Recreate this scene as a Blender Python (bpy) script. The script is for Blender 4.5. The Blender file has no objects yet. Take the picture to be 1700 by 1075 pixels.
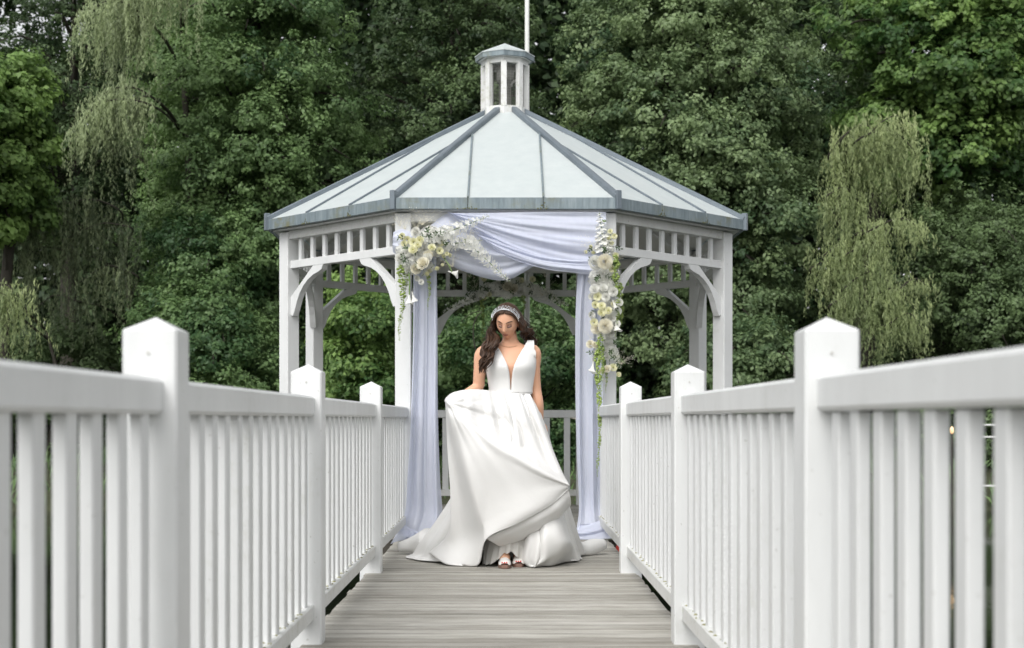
import bpy, bmesh, math, random
import numpy as np
from mathutils import Vector, Matrix, Quaternion

random.seed(7)
rng = np.random.default_rng(7)
scene = bpy.context.scene
COL = scene.collection
R = math.radians

# ------------------------------------------------------------------ camera
EYE = Vector((0.042, 0.0, 0.95))
FPX = 2361.0                       # focal length in photo pixels (1700 wide)
cam = bpy.data.cameras.new('camera')
cam.lens = 50.0
cam.sensor_width = 36.0
cam.shift_x = (850 - 843) / 1700.0
cam.shift_y = (695 - 537.5) / 1700.0
cam.clip_start = 0.05
cam.clip_end = 2000
cam.dof.use_dof = True
cam.dof.focus_distance = 9.3
cam.dof.aperture_fstop = 3.6
cam_o = bpy.data.objects.new('camera', cam)
cam_o.location = EYE
cam_o.rotation_euler = (R(90), 0, 0)
COL.objects.link(cam_o)
scene.camera = cam_o

# ------------------------------------------------------------------ sky and sun (overcast)
SUN_EL, SUN_AZ = 48.0, 205.0       # azimuth clockwise from +Y: high, behind the camera and a little left
world = bpy.data.worlds.new('World')
scene.world = world
world.use_nodes = True
nt = world.node_tree
nt.nodes.clear()
sky = nt.nodes.new('ShaderNodeTexSky')
sky.sky_type = 'NISHITA'
sky.sun_disc = False
sky.sun_elevation = R(SUN_EL)
sky.sun_rotation = R(SUN_AZ)
sky.air_density = 1.0
sky.dust_density = 3.0
hs = nt.nodes.new('ShaderNodeHueSaturation')      # an even grey cloud cover takes the blue out of the sky
hs.inputs['Saturation'].default_value = 0.10
bg = nt.nodes.new('ShaderNodeBackground')
bg.inputs['Strength'].default_value = 0.15
wo = nt.nodes.new('ShaderNodeOutputWorld')
nt.links.new(sky.outputs[0], hs.inputs['Color'])
nt.links.new(hs.outputs[0], bg.inputs['Color'])
nt.links.new(bg.outputs[0], wo.inputs['Surface'])

sun = bpy.data.lights.new('sun', 'SUN')
sun.energy = 1.0
sun.angle = R(50)
sun.color = (1.0, 0.975, 0.94)
sun_o = bpy.data.objects.new('sun', sun)
az, el = R(SUN_AZ), R(SUN_EL)
sd = Vector((math.sin(az) * math.cos(el), math.cos(az) * math.cos(el), math.sin(el)))
sun_o.rotation_euler = sd.to_track_quat('Z', 'Y').to_euler()
sun_o.location = (0, 0, 30)
COL.objects.link(sun_o)

vs = scene.view_settings
vs.view_transform = 'Standard'
vs.look = 'None'
vs.gamma = 1.0
vs.exposure = 0.62
vs.use_curve_mapping = False
scene.cycles.max_bounces = 8
scene.cycles.diffuse_bounces = 5
scene.cycles.transparent_max_bounces = 12


# ------------------------------------------------------------------ helpers
def W(px, py, d):
    """A measured spot of the photograph at distance d, as a point of the place."""
    return Vector(((px - 843) / FPX * d + EYE.x, d, EYE.z - (py - 695) / FPX * d))


WM = {}                                            # world matrices, so that parts can be parented in place


def link(o, mat_world, parent=None):
    COL.objects.link(o)
    WM[o] = mat_world.copy()
    if parent is not None:
        o.parent = parent
        o.matrix_parent_inverse = WM[parent].inverted()
    o.matrix_basis = mat_world
    return o


def tag(o, label=None, cat=None, group=None, kind=None):
    if label: o['label'] = label
    if cat: o['category'] = cat
    if group: o['group'] = group
    if kind: o['kind'] = kind
    return o


def empty(name, loc, parent=None):
    o = bpy.data.objects.new(name, None)
    o.empty_display_size = 0.1
    return link(o, Matrix.Translation(Vector(loc)), parent)


def mesh_np(name, V, F, smooth=False):
    """V (n,3); F list of faces or (m,k) array."""
    me = bpy.data.meshes.new(name)
    V = np.asarray(V, dtype=np.float32)
    if isinstance(F, np.ndarray):
        m, k = F.shape
        me.vertices.add(len(V)); me.vertices.foreach_set('co', V.ravel())
        me.loops.add(m * k); me.loops.foreach_set('vertex_index', F.astype(np.int32).ravel())
        me.polygons.add(m)
        me.polygons.foreach_set('loop_start', np.arange(0, m * k, k, dtype=np.int32))
        try:
            me.polygons.foreach_set('loop_total', np.full(m, k, dtype=np.int32))
        except Exception:
            pass
        me.update(calc_edges=True)
    else:
        me.from_pydata([tuple(map(float, v)) for v in V], [], [tuple(f) for f in F])
    if smooth:
        me.polygons.foreach_set('use_smooth', np.ones(len(me.polygons), dtype=bool))
    me.update()
    return me


def put(name, V, F, mat, parent=None, smooth=False, center=True):
    """Mesh object from world coordinates; origin moved to its middle."""
    V = np.asarray(V, dtype=np.float64)
    c = (V.min(0) + V.max(0)) / 2 if center else np.zeros(3)
    if center: c[2] = V[:, 2].min()
    me = mesh_np(name, V - c, F, smooth)
    me.materials.append(mat)
    o = bpy.data.objects.new(name, me)
    return link(o, Matrix.Translation(Vector(c)), parent)


_boxes = {}


def box_mesh(name, sx, sy, sz, mat, ch=0.004):
    key = (name, round(sx, 4), round(sy, 4), round(sz, 4), mat.name, ch)
    if key in _boxes: return _boxes[key]
    bm = bmesh.new()
    h = (sx / 2, sy / 2, sz / 2)
    c = min(ch, min(h) * 0.6)
    for a in (-1, 1):
        for b in (-1, 1):
            for d in (-1, 1):
                for ax in range(3):
                    p = [a * (h[0] - c), b * (h[1] - c), d * (h[2] - c)]
                    p[ax] = (a, b, d)[ax] * h[ax]
                    bm.verts.new(p)
    bmesh.ops.convex_hull(bm, input=bm.verts)
    me = bpy.data.meshes.new(name)
    bm.to_mesh(me); bm.free()
    me.materials.append(mat)
    _boxes[key] = me
    return me


def box(name, loc, size, mat, parent=None, rz=0.0, ch=0.004):
    o = bpy.data.objects.new(name, box_mesh(name, *size, mat, ch))
    return link(o, Matrix.Translation(Vector(loc)) @ Matrix.Rotation(rz, 4, 'Z'), parent)


def beam(name, p0, p1, w, h, mat, parent=None, ch=0.004, up=(0, 0, 1)):
    p0, p1 = Vector(p0), Vector(p1)
    x = (p1 - p0); L = x.length; x.normalize()
    y = Vector(up).cross(x); y.normalize()
    z = x.cross(y)
    M = Matrix((x, y, z)).transposed().to_4x4()
    M.translation = (p0 + p1) / 2
    o = bpy.data.objects.new(name, box_mesh(name, L, w, h, mat, ch))
    return link(o, M, parent)


def prism(poly2d, origin, ax, az, thick):
    """2-D outline (list of (t,z)) extruded by thick about the plane through origin."""
    origin, ax, az = Vector(origin), Vector(ax).normalized(), Vector(az).normalized()
    n = ax.cross(az)
    k = len(poly2d)
    V, F = [], []
    for s in (-1, 1):
        for t, z in poly2d:
            V.append(origin + ax * t + az * z + n * (s * thick / 2))
    F.append(list(range(k)))
    F.append(list(range(2 * k - 1, k - 1, -1)))
    for i in range(k):
        j = (i + 1) % k
        F.append([j, i, k + i, k + j])
    return V, F


def catmull(P, n):
    """Resample control points P (k, m) to n points."""
    P = np.asarray(P, dtype=float)
    k = len(P)
    if k == 2:
        t = np.linspace(0, 1, n)[:, None]
        return P[0] * (1 - t) + P[1] * t
    Q = np.vstack([2 * P[0] - P[1], P, 2 * P[-1] - P[-2]])
    u = np.linspace(0, k - 1 - 1e-9, n)
    i = u.astype(int); t = (u - i)[:, None]
    p0, p1, p2, p3 = Q[i], Q[i + 1], Q[i + 2], Q[i + 3]
    return 0.5 * ((2 * p1) + (-p0 + p2) * t + (2 * p0 - 5 * p1 + 4 * p2 - p3) * t ** 2 + (-p0 + 3 * p1 - 3 * p2 + p3) * t ** 3)


def grid_resample(G, nr, nc):
    """Control grid (r, c, 3) to a dense grid."""
    G = np.asarray(G, dtype=float)
    rows = np.stack([catmull(G[r], nc) for r in range(G.shape[0])])
    return np.stack([catmull(rows[:, c], nr) for c in range(nc)], axis=1)


def grid_faces(nr, nc, wrap=False):
    r = np.arange(nr - 1)[:, None]
    cN = nc if wrap else nc - 1
    c = np.arange(cN)[None, :]
    a = r * nc + c
    b = r * nc + (c + 1) % nc
    return np.stack([a, b, b + nc, a + nc], axis=-1).reshape(-1, 4)


def tube(P, rad, sides=6, cap=True):
    """Points P (n,3), radii rad (n,) -> V, F (quads, caps as n-gons)."""
    P = np.asarray([tuple(p) for p in P], dtype=float)
    rad = np.broadcast_to(np.asarray(rad, dtype=float), (len(P),))
    T = np.gradient(P, axis=0)
    T /= np.linalg.norm(T, axis=1)[:, None] + 1e-9
    ref = np.array([0.0, 0.0, 1.0]) if abs(T[0][2]) < 0.9 else np.array([1.0, 0.0, 0.0])
    V = []
    N = np.cross(T[0], ref); N /= np.linalg.norm(N)
    for i in range(len(P)):
        N = N - T[i] * np.dot(N, T[i]); N /= np.linalg.norm(N) + 1e-9
        B = np.cross(T[i], N)
        for s in range(sides):
            a = 2 * math.pi * s / sides
            V.append(P[i] + rad[i] * (math.cos(a) * N + math.sin(a) * B))
    F = [list(map(int, f)) for f in grid_faces(len(P), sides, True)]
    if cap:
        F.append(list(range(sides))[::-1])
        n = len(P)
        F.append([(n - 1) * sides + s for s in range(sides)])
    return V, F


class Mesh:
    """Collects shapes that make up ONE part."""
    def __init__(s): s.V, s.F = [], []
    def add(s, V, F):
        b = len(s.V)
        s.V.extend([tuple(v) for v in V])
        s.F.extend([[int(i) + b for i in f] for f in F])
    def build(s, name, mat, parent=None, smooth=False):
        return put(name, np.array(s.V), s.F, mat, parent, smooth)
    def mesh(s, name, mat, smooth=True):
        me = mesh_np(name, np.array(s.V), s.F, smooth)
        me.materials.append(mat)
        return me


# ------------------------------------------------------------------ materials
def mat_new(name):
    m = bpy.data.materials.new(name)
    m.use_nodes = True
    t = m.node_tree
    return m, t, t.nodes['Principled BSDF']


def N(t, typ, **kw):
    n = t.nodes.new(typ)
    for k, v in kw.items():
        if k in n.inputs: n.inputs[k].default_value = v
        else: setattr(n, k, v)
    return n


def coords(t, scale=(1, 1, 1), kind='Object'):
    tc = N(t, 'ShaderNodeTexCoord')
    mp = N(t, 'ShaderNodeMapping')
    mp.inputs['Scale'].default_value = scale
    t.links.new(tc.outputs[kind], mp.inputs['Vector'])
    return mp.outputs[0]


def noise(t, vec, scale, detail=4, rough=0.55):
    n = N(t, 'ShaderNodeTexNoise')
    n.inputs['Scale'].default_value = scale
    n.inputs['Detail'].default_value = detail
    n.inputs['Roughness'].default_value = rough
    if vec is not None: t.links.new(vec, n.inputs['Vector'])
    return n.outputs['Fac']


def ramp(t, fac, stops):
    r = N(t, 'ShaderNodeValToRGB')
    e = r.color_ramp.elements
    while len(e) < len(stops): e.new(0.5)
    for i, (p, c) in enumerate(stops):
        e[i].position = p
        e[i].color = (c[0], c[1], c[2], 1) if not isinstance(c, (int, float)) else (c, c, c, 1)
    t.links.new(fac, r.inputs['Fac'])
    return r.outputs['Color']


def mix(t, a, b, fac, mode='MIX'):
    m = N(t, 'ShaderNodeMix', data_type='RGBA', blend_type=mode)
    for sock, v in ((m.inputs['A'], a), (m.inputs['B'], b)):
        pass
    ia, ib, fi = m.inputs[6], m.inputs[7], m.inputs[0]
    if isinstance(a, tuple): ia.default_value = (*a, 1)
    else: t.links.new(a, ia)
    if isinstance(b, tuple): ib.default_value = (*b, 1)
    else: t.links.new(b, ib)
    if isinstance(fac, (int, float)): fi.default_value = fac
    else: t.links.new(fac, fi)
    return m.outputs[2]


def bump(t, bsdf, h, strength=0.2, dist=0.01):
    b = N(t, 'ShaderNodeBump')
    b.inputs['Strength'].default_value = strength
    b.inputs['Distance'].default_value = dist
    t.links.new(h, b.inputs['Height'])
    t.links.new(b.outputs[0], bsdf.inputs['Normal'])


def world_pos(t, scale=(1, 1, 1)):
    g = N(t, 'ShaderNodeNewGeometry')
    mp = N(t, 'ShaderNodeMapping')
    mp.inputs['Scale'].default_value = scale
    t.links.new(g.outputs['Position'], mp.inputs['Vector'])
    return mp.outputs[0]


def mat_paint(name, base, stain=(0.36, 0.37, 0.27), amount=0.35, lo=0.60, hi=0.78, rough=0.42):
    m, t, b = mat_new(name)
    wp = world_pos(t, (1, 1, 0.35))
    n1 = noise(t, wp, 3.2, 6, 0.65)
    n2 = noise(t, world_pos(t), 22, 5, 0.7)
    n3 = noise(t, world_pos(t, (1, 1, 0.08)), 34, 3)
    col = mix(t, base, tuple(c * 0.88 for c in base), ramp(t, n1, [(0.35, 0.0), (0.7, 1.0)]))
    mul = N(t, 'ShaderNodeMath', operation='MULTIPLY')
    t.links.new(ramp(t, n1, [(lo - 0.1, 0.0), (hi, 1.0)]), mul.inputs[0])
    t.links.new(ramp(t, n2, [(0.5, 0.0), (0.72, 1.0)]), mul.inputs[1])
    mu2 = N(t, 'ShaderNodeMath', operation='MULTIPLY')
    t.links.new(mul.outputs[0], mu2.inputs[0]); mu2.inputs[1].default_value = amount
    col = mix(t, col, stain, mu2.outputs[0])
    specks = ramp(t, noise(t, world_pos(t), 60, 2), [(0.70, 0.0), (0.76, 1.0)])
    sp = N(t, 'ShaderNodeMath', operation='MULTIPLY'); t.links.new(specks, sp.inputs[0]); sp.inputs[1].default_value = amount * 0.8
    col = mix(t, col, (0.22, 0.21, 0.17), sp.outputs[0])
    t.links.new(col, b.inputs['Base Color'])
    b.inputs['Roughness'].default_value = rough
    bump(t, b, n3, 0.25, 0.004)
    return m


M = {}
M['white'] = mat_paint('white_paint', (0.70, 0.71, 0.705), amount=0.5)
M['white_worn'] = mat_paint('worn_white_paint', (0.70, 0.705, 0.69), amount=0.85, lo=0.50, hi=0.66, stain=(0.34, 0.35, 0.22))



def mat_plank():
    m, t, b = mat_new('weathered_decking')
    oi = N(t, 'ShaderNodeObjectInfo')
    wp = world_pos(t)
    off = N(t, 'ShaderNodeVectorMath', operation='ADD')
    cx = N(t, 'ShaderNodeCombineXYZ')
    mu = N(t, 'ShaderNodeMath', operation='MULTIPLY'); mu.inputs[1].default_value = 37.0
    t.links.new(oi.outputs['Random'], mu.inputs[0]); t.links.new(mu.outputs[0], cx.inputs['X']); t.links.new(mu.outputs[0], cx.inputs['Z'])
    t.links.new(wp, off.inputs[0]); t.links.new(cx.outputs[0], off.inputs[1])
    def mp(s):
        q = N(t, 'ShaderNodeMapping'); q.inputs['Scale'].default_value = s
        t.links.new(off.outputs[0], q.inputs['Vector']); return q.outputs[0]
    g1 = noise(t, mp((1.6, 42, 10)), 1.6, 6, 0.7)
    g2 = noise(t, mp((3, 9, 3)), 1.2, 4)
    col = ramp(t, g1, [(0.25, (0.20, 0.19, 0.17)), (0.5, (0.46, 0.445, 0.415)), (0.75, (0.68, 0.665, 0.63))])
    col = mix(t, col, ramp(t, g2, [(0.3, (0.55, 0.53, 0.48)), (0.7, (1.0, 1.0, 1.0))]), 0.55, 'MULTIPLY')
    col = mix(t, col, ramp(t, oi.outputs['Random'], [(0.0, (0.66, 0.65, 0.61)), (1.0, (1.15, 1.15, 1.13))]), 0.85, 'MULTIPLY')
    tc = N(t, 'ShaderNodeTexCoord'); sp = N(t, 'ShaderNodeSeparateXYZ'); t.links.new(tc.outputs['Object'], sp.inputs[0])
    ab = N(t, 'ShaderNodeMath', operation='ABSOLUTE'); t.links.new(sp.outputs['Y'], ab.inputs[0])
    wob = N(t, 'ShaderNodeMath', operation='MULTIPLY_ADD'); t.links.new(g2, wob.inputs[0]); wob.inputs[1].default_value = 0.016; t.links.new(ab.outputs[0], wob.inputs[2])
    col = mix(t, col, (0.06, 0.055, 0.045), ramp(t, wob.outputs[0], [(0.050, 0.0), (0.066, 0.42)]))     # dirt packed along the board edges
    t.links.new(col, b.inputs['Base Color'])
    b.inputs['Roughness'].default_value = 0.72
    wv = N(t, 'ShaderNodeTexWave', wave_type='BANDS', bands_direction='Y')
    wv.inputs['Scale'].default_value = 26.0
    wv.inputs['Distortion'].default_value = 0.3
    t.links.new(wp, wv.inputs['Vector'])
    ad = N(t, 'ShaderNodeMath', operation='ADD')
    t.links.new(wv.outputs['Fac'], ad.inputs[0]); t.links.new(g1, ad.inputs[1])
    bump(t, b, ad.outputs[0], 0.55, 0.004)
    return m


M['plank'] = mat_plank()


def mat_simple(name, col, rough=0.5, metal=0.0, var=0.12, scale=8.0, spec=0.5, trans=0.0, bumpy=0.0, vec=(1, 1, 1)):
    m, t, b = mat_new(name)
    n = noise(t, world_pos(t, vec), scale, 5, 0.6)
    c = mix(t, tuple(x * (1 - var) for x in col), tuple(min(1, x * (1 + var)) for x in col), n)
    t.links.new(c, b.inputs['Base Color'])
    b.inputs['Roughness'].default_value = rough
    b.inputs['Metallic'].default_value = metal
    b.inputs['Specular IOR Level'].default_value = spec
    if bumpy: bump(t, b, n, bumpy, 0.01)
    if trans:
        tr = N(t, 'ShaderNodeBsdfTranslucent'); t.links.new(c, tr.inputs['Color'])
        mx = N(t, 'ShaderNodeMixShader'); mx.inputs[0].default_value = trans
        out = t.nodes['Material Output']
        t.links.new(b.outputs[0], mx.inputs[1]); t.links.new(tr.outputs[0], mx.inputs[2])
        t.links.new(mx.outputs[0], out.inputs['Surface'])
    return m


def mat_zinc():
    m, t, b = mat_new('weathered_zinc')
    n = noise(t, world_pos(t, (1, 1, 0.12)), 26, 5, 0.7)
    n2 = noise(t, world_pos(t), 2.3, 4)
    n3 = noise(t, world_pos(t), 12, 5, 0.7)
    c = ramp(t, n, [(0.25, (0.115, 0.15, 0.17)), (0.5, (0.19, 0.235, 0.255)), (0.8, (0.30, 0.35, 0.365))])
    mu = N(t, 'ShaderNodeMath', operation='MULTIPLY')
    t.links.new(ramp(t, n2, [(0.52, 0.0), (0.66, 1.0)]), mu.inputs[0])
    t.links.new(ramp(t, n3, [(0.4, 0.0), (0.65, 1.0)]), mu.inputs[1])
    c = mix(t, c, (0.17, 0.17, 0.09), mu.outputs[0])
    t.links.new(c, b.inputs['Base Color'])
    b.inputs['Roughness'].default_value = 0.5
    b.inputs['Metallic'].default_value = 0.25
    return m


M['zinc'] = mat_zinc()
M['cap'] = mat_simple('dark_zinc_cap', (0.15, 0.18, 0.205), 0.42, 0.3, 0.3, 9)
M['algae'] = mat_simple('algae_crust', (0.30, 0.29, 0.16), 0.95, 0, 0.4, 60)
M['moss'] = mat_simple('moss_stain', (0.10, 0.10, 0.04), 0.9, 0, 0.4, 40)
def mat_roof():
    m, t, b = mat_new('pale_roof_sheet')
    n = noise(t, world_pos(t, (3, 3, 0.5)), 3.0, 5, 0.6)
    n2 = noise(t, world_pos(t), 1.1, 3)
    n3 = noise(t, world_pos(t), 45, 3)
    c = ramp(t, n, [(0.3, (0.66, 0.71, 0.71)), (0.7, (0.72, 0.765, 0.76))])
    c = mix(t, c, (0.66, 0.72, 0.71), ramp(t, n2, [(0.45, 0.0), (0.8, 0.4)]))
    c = mix(t, c, (0.3, 0.3, 0.24), ramp(t, n3, [(0.70, 0.0), (0.8, 0.5)]))
    t.links.new(c, b.inputs['Base Color'])
    b.inputs['Roughness'].default_value = 0.38
    tr = N(t, 'ShaderNodeBsdfTranslucent'); t.links.new(c, tr.inputs['Color'])     # the sheets let daylight through
    mx = N(t, 'ShaderNodeMixShader'); mx.inputs[0].default_value = 0.37
    t.links.new(b.outputs[0], mx.inputs[1]); t.links.new(tr.outputs[0], mx.inputs[2])
    t.links.new(mx.outputs[0], t.nodes['Material Output'].inputs['Surface'])
    return m
M['roof'] = mat_roof()
M['ceiling'] = mat_simple('ceiling_sheet', (0.80, 0.785, 0.75), 0.6, 0, 0.06, 4, trans=0.6)
M['dress'] = mat_simple('ivory_satin', (0.71, 0.705, 0.69), 0.40, 0, 0.012, 9, spec=0.4, bumpy=0.22)
M['lining'] = mat_simple('cream_lining', (0.83, 0.80, 0.71), 0.6, 0, 0.02, 3, trans=0.15)
M['tulle'] = mat_simple('white_tulle', (0.80, 0.79, 0.75), 0.8, 0, 0.05, 30, trans=0.3)
def mat_chiffon(name, alpha):
    m, t, b = mat_new(name)
    n = noise(t, world_pos(t, (14, 14, 0.6)), 2.0, 3)
    c = mix(t, (0.665, 0.70, 0.83), (0.77, 0.80, 0.91), n)
    t.links.new(c, b.inputs['Base Color'])
    b.inputs['Roughness'].default_value = 0.75
    tr = N(t, 'ShaderNodeBsdfTranslucent'); t.links.new(c, tr.inputs['Color'])
    tp = N(t, 'ShaderNodeBsdfTransparent')
    mx = N(t, 'ShaderNodeMixShader'); mx.inputs[0].default_value = 0.35
    my = N(t, 'ShaderNodeMixShader'); my.inputs[0].default_value = alpha
    t.links.new(b.outputs[0], mx.inputs[1]); t.links.new(tr.outputs[0], mx.inputs[2])
    t.links.new(tp.outputs[0], my.inputs[1]); t.links.new(mx.outputs[0], my.inputs[2])
    t.links.new(my.outputs[0], t.nodes['Material Output'].inputs['Surface'])
    return m
M['chiffon'] = mat_chiffon('pale_blue_chiffon', 0.86)
M['skin'] = mat_simple('skin', (0.66, 0.37, 0.24), 0.45, 0, 0.05, 12, spec=0.4)
M['skin'].node_tree.nodes['Principled BSDF'].inputs['Subsurface Weight'].default_value = 0.12
M['skin'].node_tree.nodes['Principled BSDF'].inputs['Subsurface Radius'].default_value = (0.012, 0.005, 0.003)
M['mesh_skin'] = mat_simple('nude_mesh', (0.60, 0.37, 0.27), 0.6, 0, 0.05, 12)
def mat_hair():
    m, t, b = mat_new('brown_hair')
    n = noise(t, world_pos(t, (60, 60, 14)), 2.0, 4, 0.7)
    c = ramp(t, n, [(0.3, (0.018, 0.010, 0.006)), (0.6, (0.060, 0.030, 0.016)), (0.85, (0.17, 0.09, 0.045))])
    t.links.new(c, b.inputs['Base Color'])
    b.inputs['Roughness'].default_value = 0.45
    b.inputs['Specular IOR Level'].default_value = 0.3
    bump(t, b, n, 0.5, 0.004)
    return m
M['hair'] = mat_hair()
M['lash'] = mat_simple('dark_makeup', (0.022, 0.013, 0.01), 0.6)
M['shadow'] = mat_simple('brown_eyeshadow', (0.27, 0.13, 0.09), 0.5)
M['lid'] = mat_simple('pearl_eyelid', (0.40, 0.23, 0.17), 0.25)
M['lips'] = mat_simple('rose_lips', (0.42, 0.13, 0.115), 0.35)
M['crystal'] = mat_simple('silver_crystal', (0.85, 0.86, 0.88), 0.12, 0.85, 0.05)
M['gold'] = mat_simple('thin_chain', (0.35, 0.22, 0.12), 0.3, 0.6)
M['red'] = mat_simple('red_paint', (0.55, 0.04, 0.025), 0.4)
M['sole'] = mat_simple('brown_sole', (0.22, 0.13, 0.10), 0.6)
M['shoe'] = mat_simple('white_shoe', (0.78, 0.76, 0.73), 0.4)
M['bark'] = mat_simple('bark', (0.032, 0.028, 0.020), 0.9, 0, 0.4, 14, bumpy=0.6, vec=(1, 1, 0.25))
M['deadwood'] = mat_simple('pale_dead_wood', (0.36, 0.34, 0.28), 0.8, 0, 0.25, 12)
M['pole'] = mat_simple('pole_paint', (0.60, 0.61, 0.58), 0.5, 0, 0.1, 6)
M['pipe'] = mat_simple('vent_metal', (0.50, 0.49, 0.46), 0.5, 0.2, 0.2, 16)
M['wire'] = mat_simple('wire_mesh', (0.16, 0.16, 0.15), 0.5, 0.6)
M['gap'] = mat_simple('dark_timber', (0.05, 0.045, 0.035), 0.9, 0, 0.3, 8)
M['ground'] = mat_simple('bank_soil', (0.045, 0.050, 0.025), 0.95, 0, 0.5, 1.5, bumpy=0.5)
M['p_white'] = mat_simple('white_petal', (0.85, 0.85, 0.81), 0.6, 0, 0.05, 30, trans=0.35)
M['p_cream'] = mat_simple('cream_petal', (0.87, 0.84, 0.72), 0.6, 0, 0.06, 30, trans=0.35)
M['p_yellow'] = mat_simple('pale_yellow_petal', (0.87, 0.86, 0.64), 0.6, 0, 0.08, 30, trans=0.35)
M['p_core'] = mat_simple('flower_core', (0.30, 0.30, 0.06), 0.7)
M['stem'] = mat_simple('stem_green', (0.13, 0.20, 0.06), 0.6, 0, 0.3, 20)
M['amaranth'] = mat_simple('amaranth_green', (0.30, 0.40, 0.11), 0.7, 0, 0.25, 40)
M['twig'] = mat_simple('fine_twig', (0.22, 0.20, 0.12), 0.8)
M['lamp'], _t, _b = mat_new('warm_lamp')
_b.inputs['Emission Color'].default_value = (1.0, 0.55, 0.22, 1); _b.inputs['Emission Strength'].default_value = 0.7
_b.inputs['Base Color'].default_value = (0.8, 0.6, 0.4, 1)


def mat_leaf(name, dark, light, trans=0.3, rough=0.45, spec=0.5):
    """Leaf hue follows a per-leaf 'tint' value (species and bough variety; shade in the distant wood)."""
    m, t, b = mat_new(name)
    at = N(t, 'ShaderNodeAttribute', attribute_name='tint')
    c = ramp(t, at.outputs['Fac'], [(0.0, dark), (1.0, light)])
    t.links.new(c, b.inputs['Base Color'])
    b.inputs['Roughness'].default_value = rough
    b.inputs['Specular IOR Level'].default_value = spec
    tr = N(t, 'ShaderNodeBsdfTranslucent')
    t.links.new(mix(t, c, (0.9, 1.0, 0.35), 0.25, 'MULTIPLY'), tr.inputs['Color'])
    mx = N(t, 'ShaderNodeMixShader'); mx.inputs[0].default_value = trans
    t.links.new(b.outputs[0], mx.inputs[1]); t.links.new(tr.outputs[0], mx.inputs[2])
    t.links.new(mx.outputs[0], t.nodes['Material Output'].inputs['Surface'])
    return m


M['leaf_alder'] = mat_leaf('alder_leaf', (0.046, 0.100, 0.038), (0.225, 0.340, 0.135), 0.38, spec=0.3)
M['leaf_grey'] = mat_leaf('grey_green_leaf', (0.052, 0.100, 0.046), (0.24, 0.325, 0.155), 0.38, spec=0.3)
M['leaf_maple'] = mat_leaf('maple_leaf', (0.052, 0.115, 0.034), (0.25, 0.38, 0.115), 0.4, spec=0.3)
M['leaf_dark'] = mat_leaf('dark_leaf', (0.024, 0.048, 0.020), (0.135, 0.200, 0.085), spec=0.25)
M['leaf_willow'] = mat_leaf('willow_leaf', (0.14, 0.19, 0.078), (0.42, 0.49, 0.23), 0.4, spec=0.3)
M['leaf_willow_d'] = mat_leaf('dark_willow_leaf', (0.06, 0.085, 0.040), (0.36, 0.43, 0.23), 0.4, spec=0.3)  # darker leaf range for two of the left-hand willows
M['leaf_flower'] = mat_simple('florist_leaf', (0.06, 0.11, 0.04), 0.5, 0, 0.3, 20, trans=0.2)


def mat_water():
    m, t, b = mat_new('pond_water')
    b.inputs['Base Color'].default_value = (0.012, 0.016, 0.010, 1)
    b.inputs['Roughness'].default_value = 0.06
    b.inputs['IOR'].default_value = 1.33
    bump(t, b, noise(t, world_pos(t, (1, 0.6, 1)), 5.0, 3), 0.12, 0.02)
    return m


M['water'] = mat_water()

# ------------------------------------------------------------------ ground and water
GC = Vector((0.025, 13.69, 0.0))                   # middle of the gazebo
WATER_Z = -0.55


def ground_z(x, y):
    r = np.sqrt(((x - 0.0) / 46.0) ** 2 + ((y - 8.0) / 15.5) ** 2)
    r = r + 0.03 * np.sin(x * 0.5) * np.cos(y * 0.31)
    z = -1.5 + 1.55 * np.clip((r - 0.9) / 0.16, 0, 1) + np.clip(r - 1.06, 0, 12) * 0.9
    return z + 0.06 * np.sin(x * 1.3 + y * 0.7)


ax_ = np.unique(np.concatenate([np.linspace(-400, -40, 14), np.linspace(-40, 40, 81), np.linspace(40, 400, 14)]))
ay_ = np.unique(np.concatenate([np.linspace(-300, -20, 12), np.linspace(-20, 50, 71), np.linspace(50, 500, 16)]))
gx, gy = np.meshgrid(ax_, ay_)
gz = ground_z(gx, gy)
g = put('ground', np.stack([gx, gy, gz], -1).reshape(-1, 3), grid_faces(len(ay_), len(ax_)), M['ground'], None, True, False)
tag(g, 'dark earth bank and bed of the pond', 'ground', kind='structure')
wv = np.array([[-60, -12, WATER_Z], [60, -12, WATER_Z], [60, 30, WATER_Z], [-60, 30, WATER_Z]])
w = put('water', wv, [[0, 1, 2, 3]], M['water'], None, False, False)
tag(w, 'dark still pond water under the bridge', 'water', kind='structure')

# ------------------------------------------------------------------ bridge deck
deck = tag(empty('bridge_deck', (0, 5, 0)), 'grey weathered plank deck of the footbridge', 'deck', kind='structure')
PW, PG = 0.112, 0.013
y = -1.2
n_pl = 0
plank_end = 11.55
while y + PW < plank_end:
    e = random.uniform(-0.008, 0.008)
    box('plank', (e, y + PW / 2, -0.016 + random.uniform(-0.0015, 0.0015)), (1.67, PW, 0.032), M['plank'], deck,
        rz=random.uniform(-0.0012, 0.0012), ch=0.004)
    y += PW + PG
for x in (-0.66, 0.0, 0.66):
    beam('joist', (x, -1.2, -0.115), (x, 11.5, -0.115), 0.10, 0.16, M['gap'], deck)

# ------------------------------------------------------------------ bridge railings
BAY = 2.785
POSTS_Y = [0.47, 3.415, 6.04, 8.825]
PS = 0.13


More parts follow.
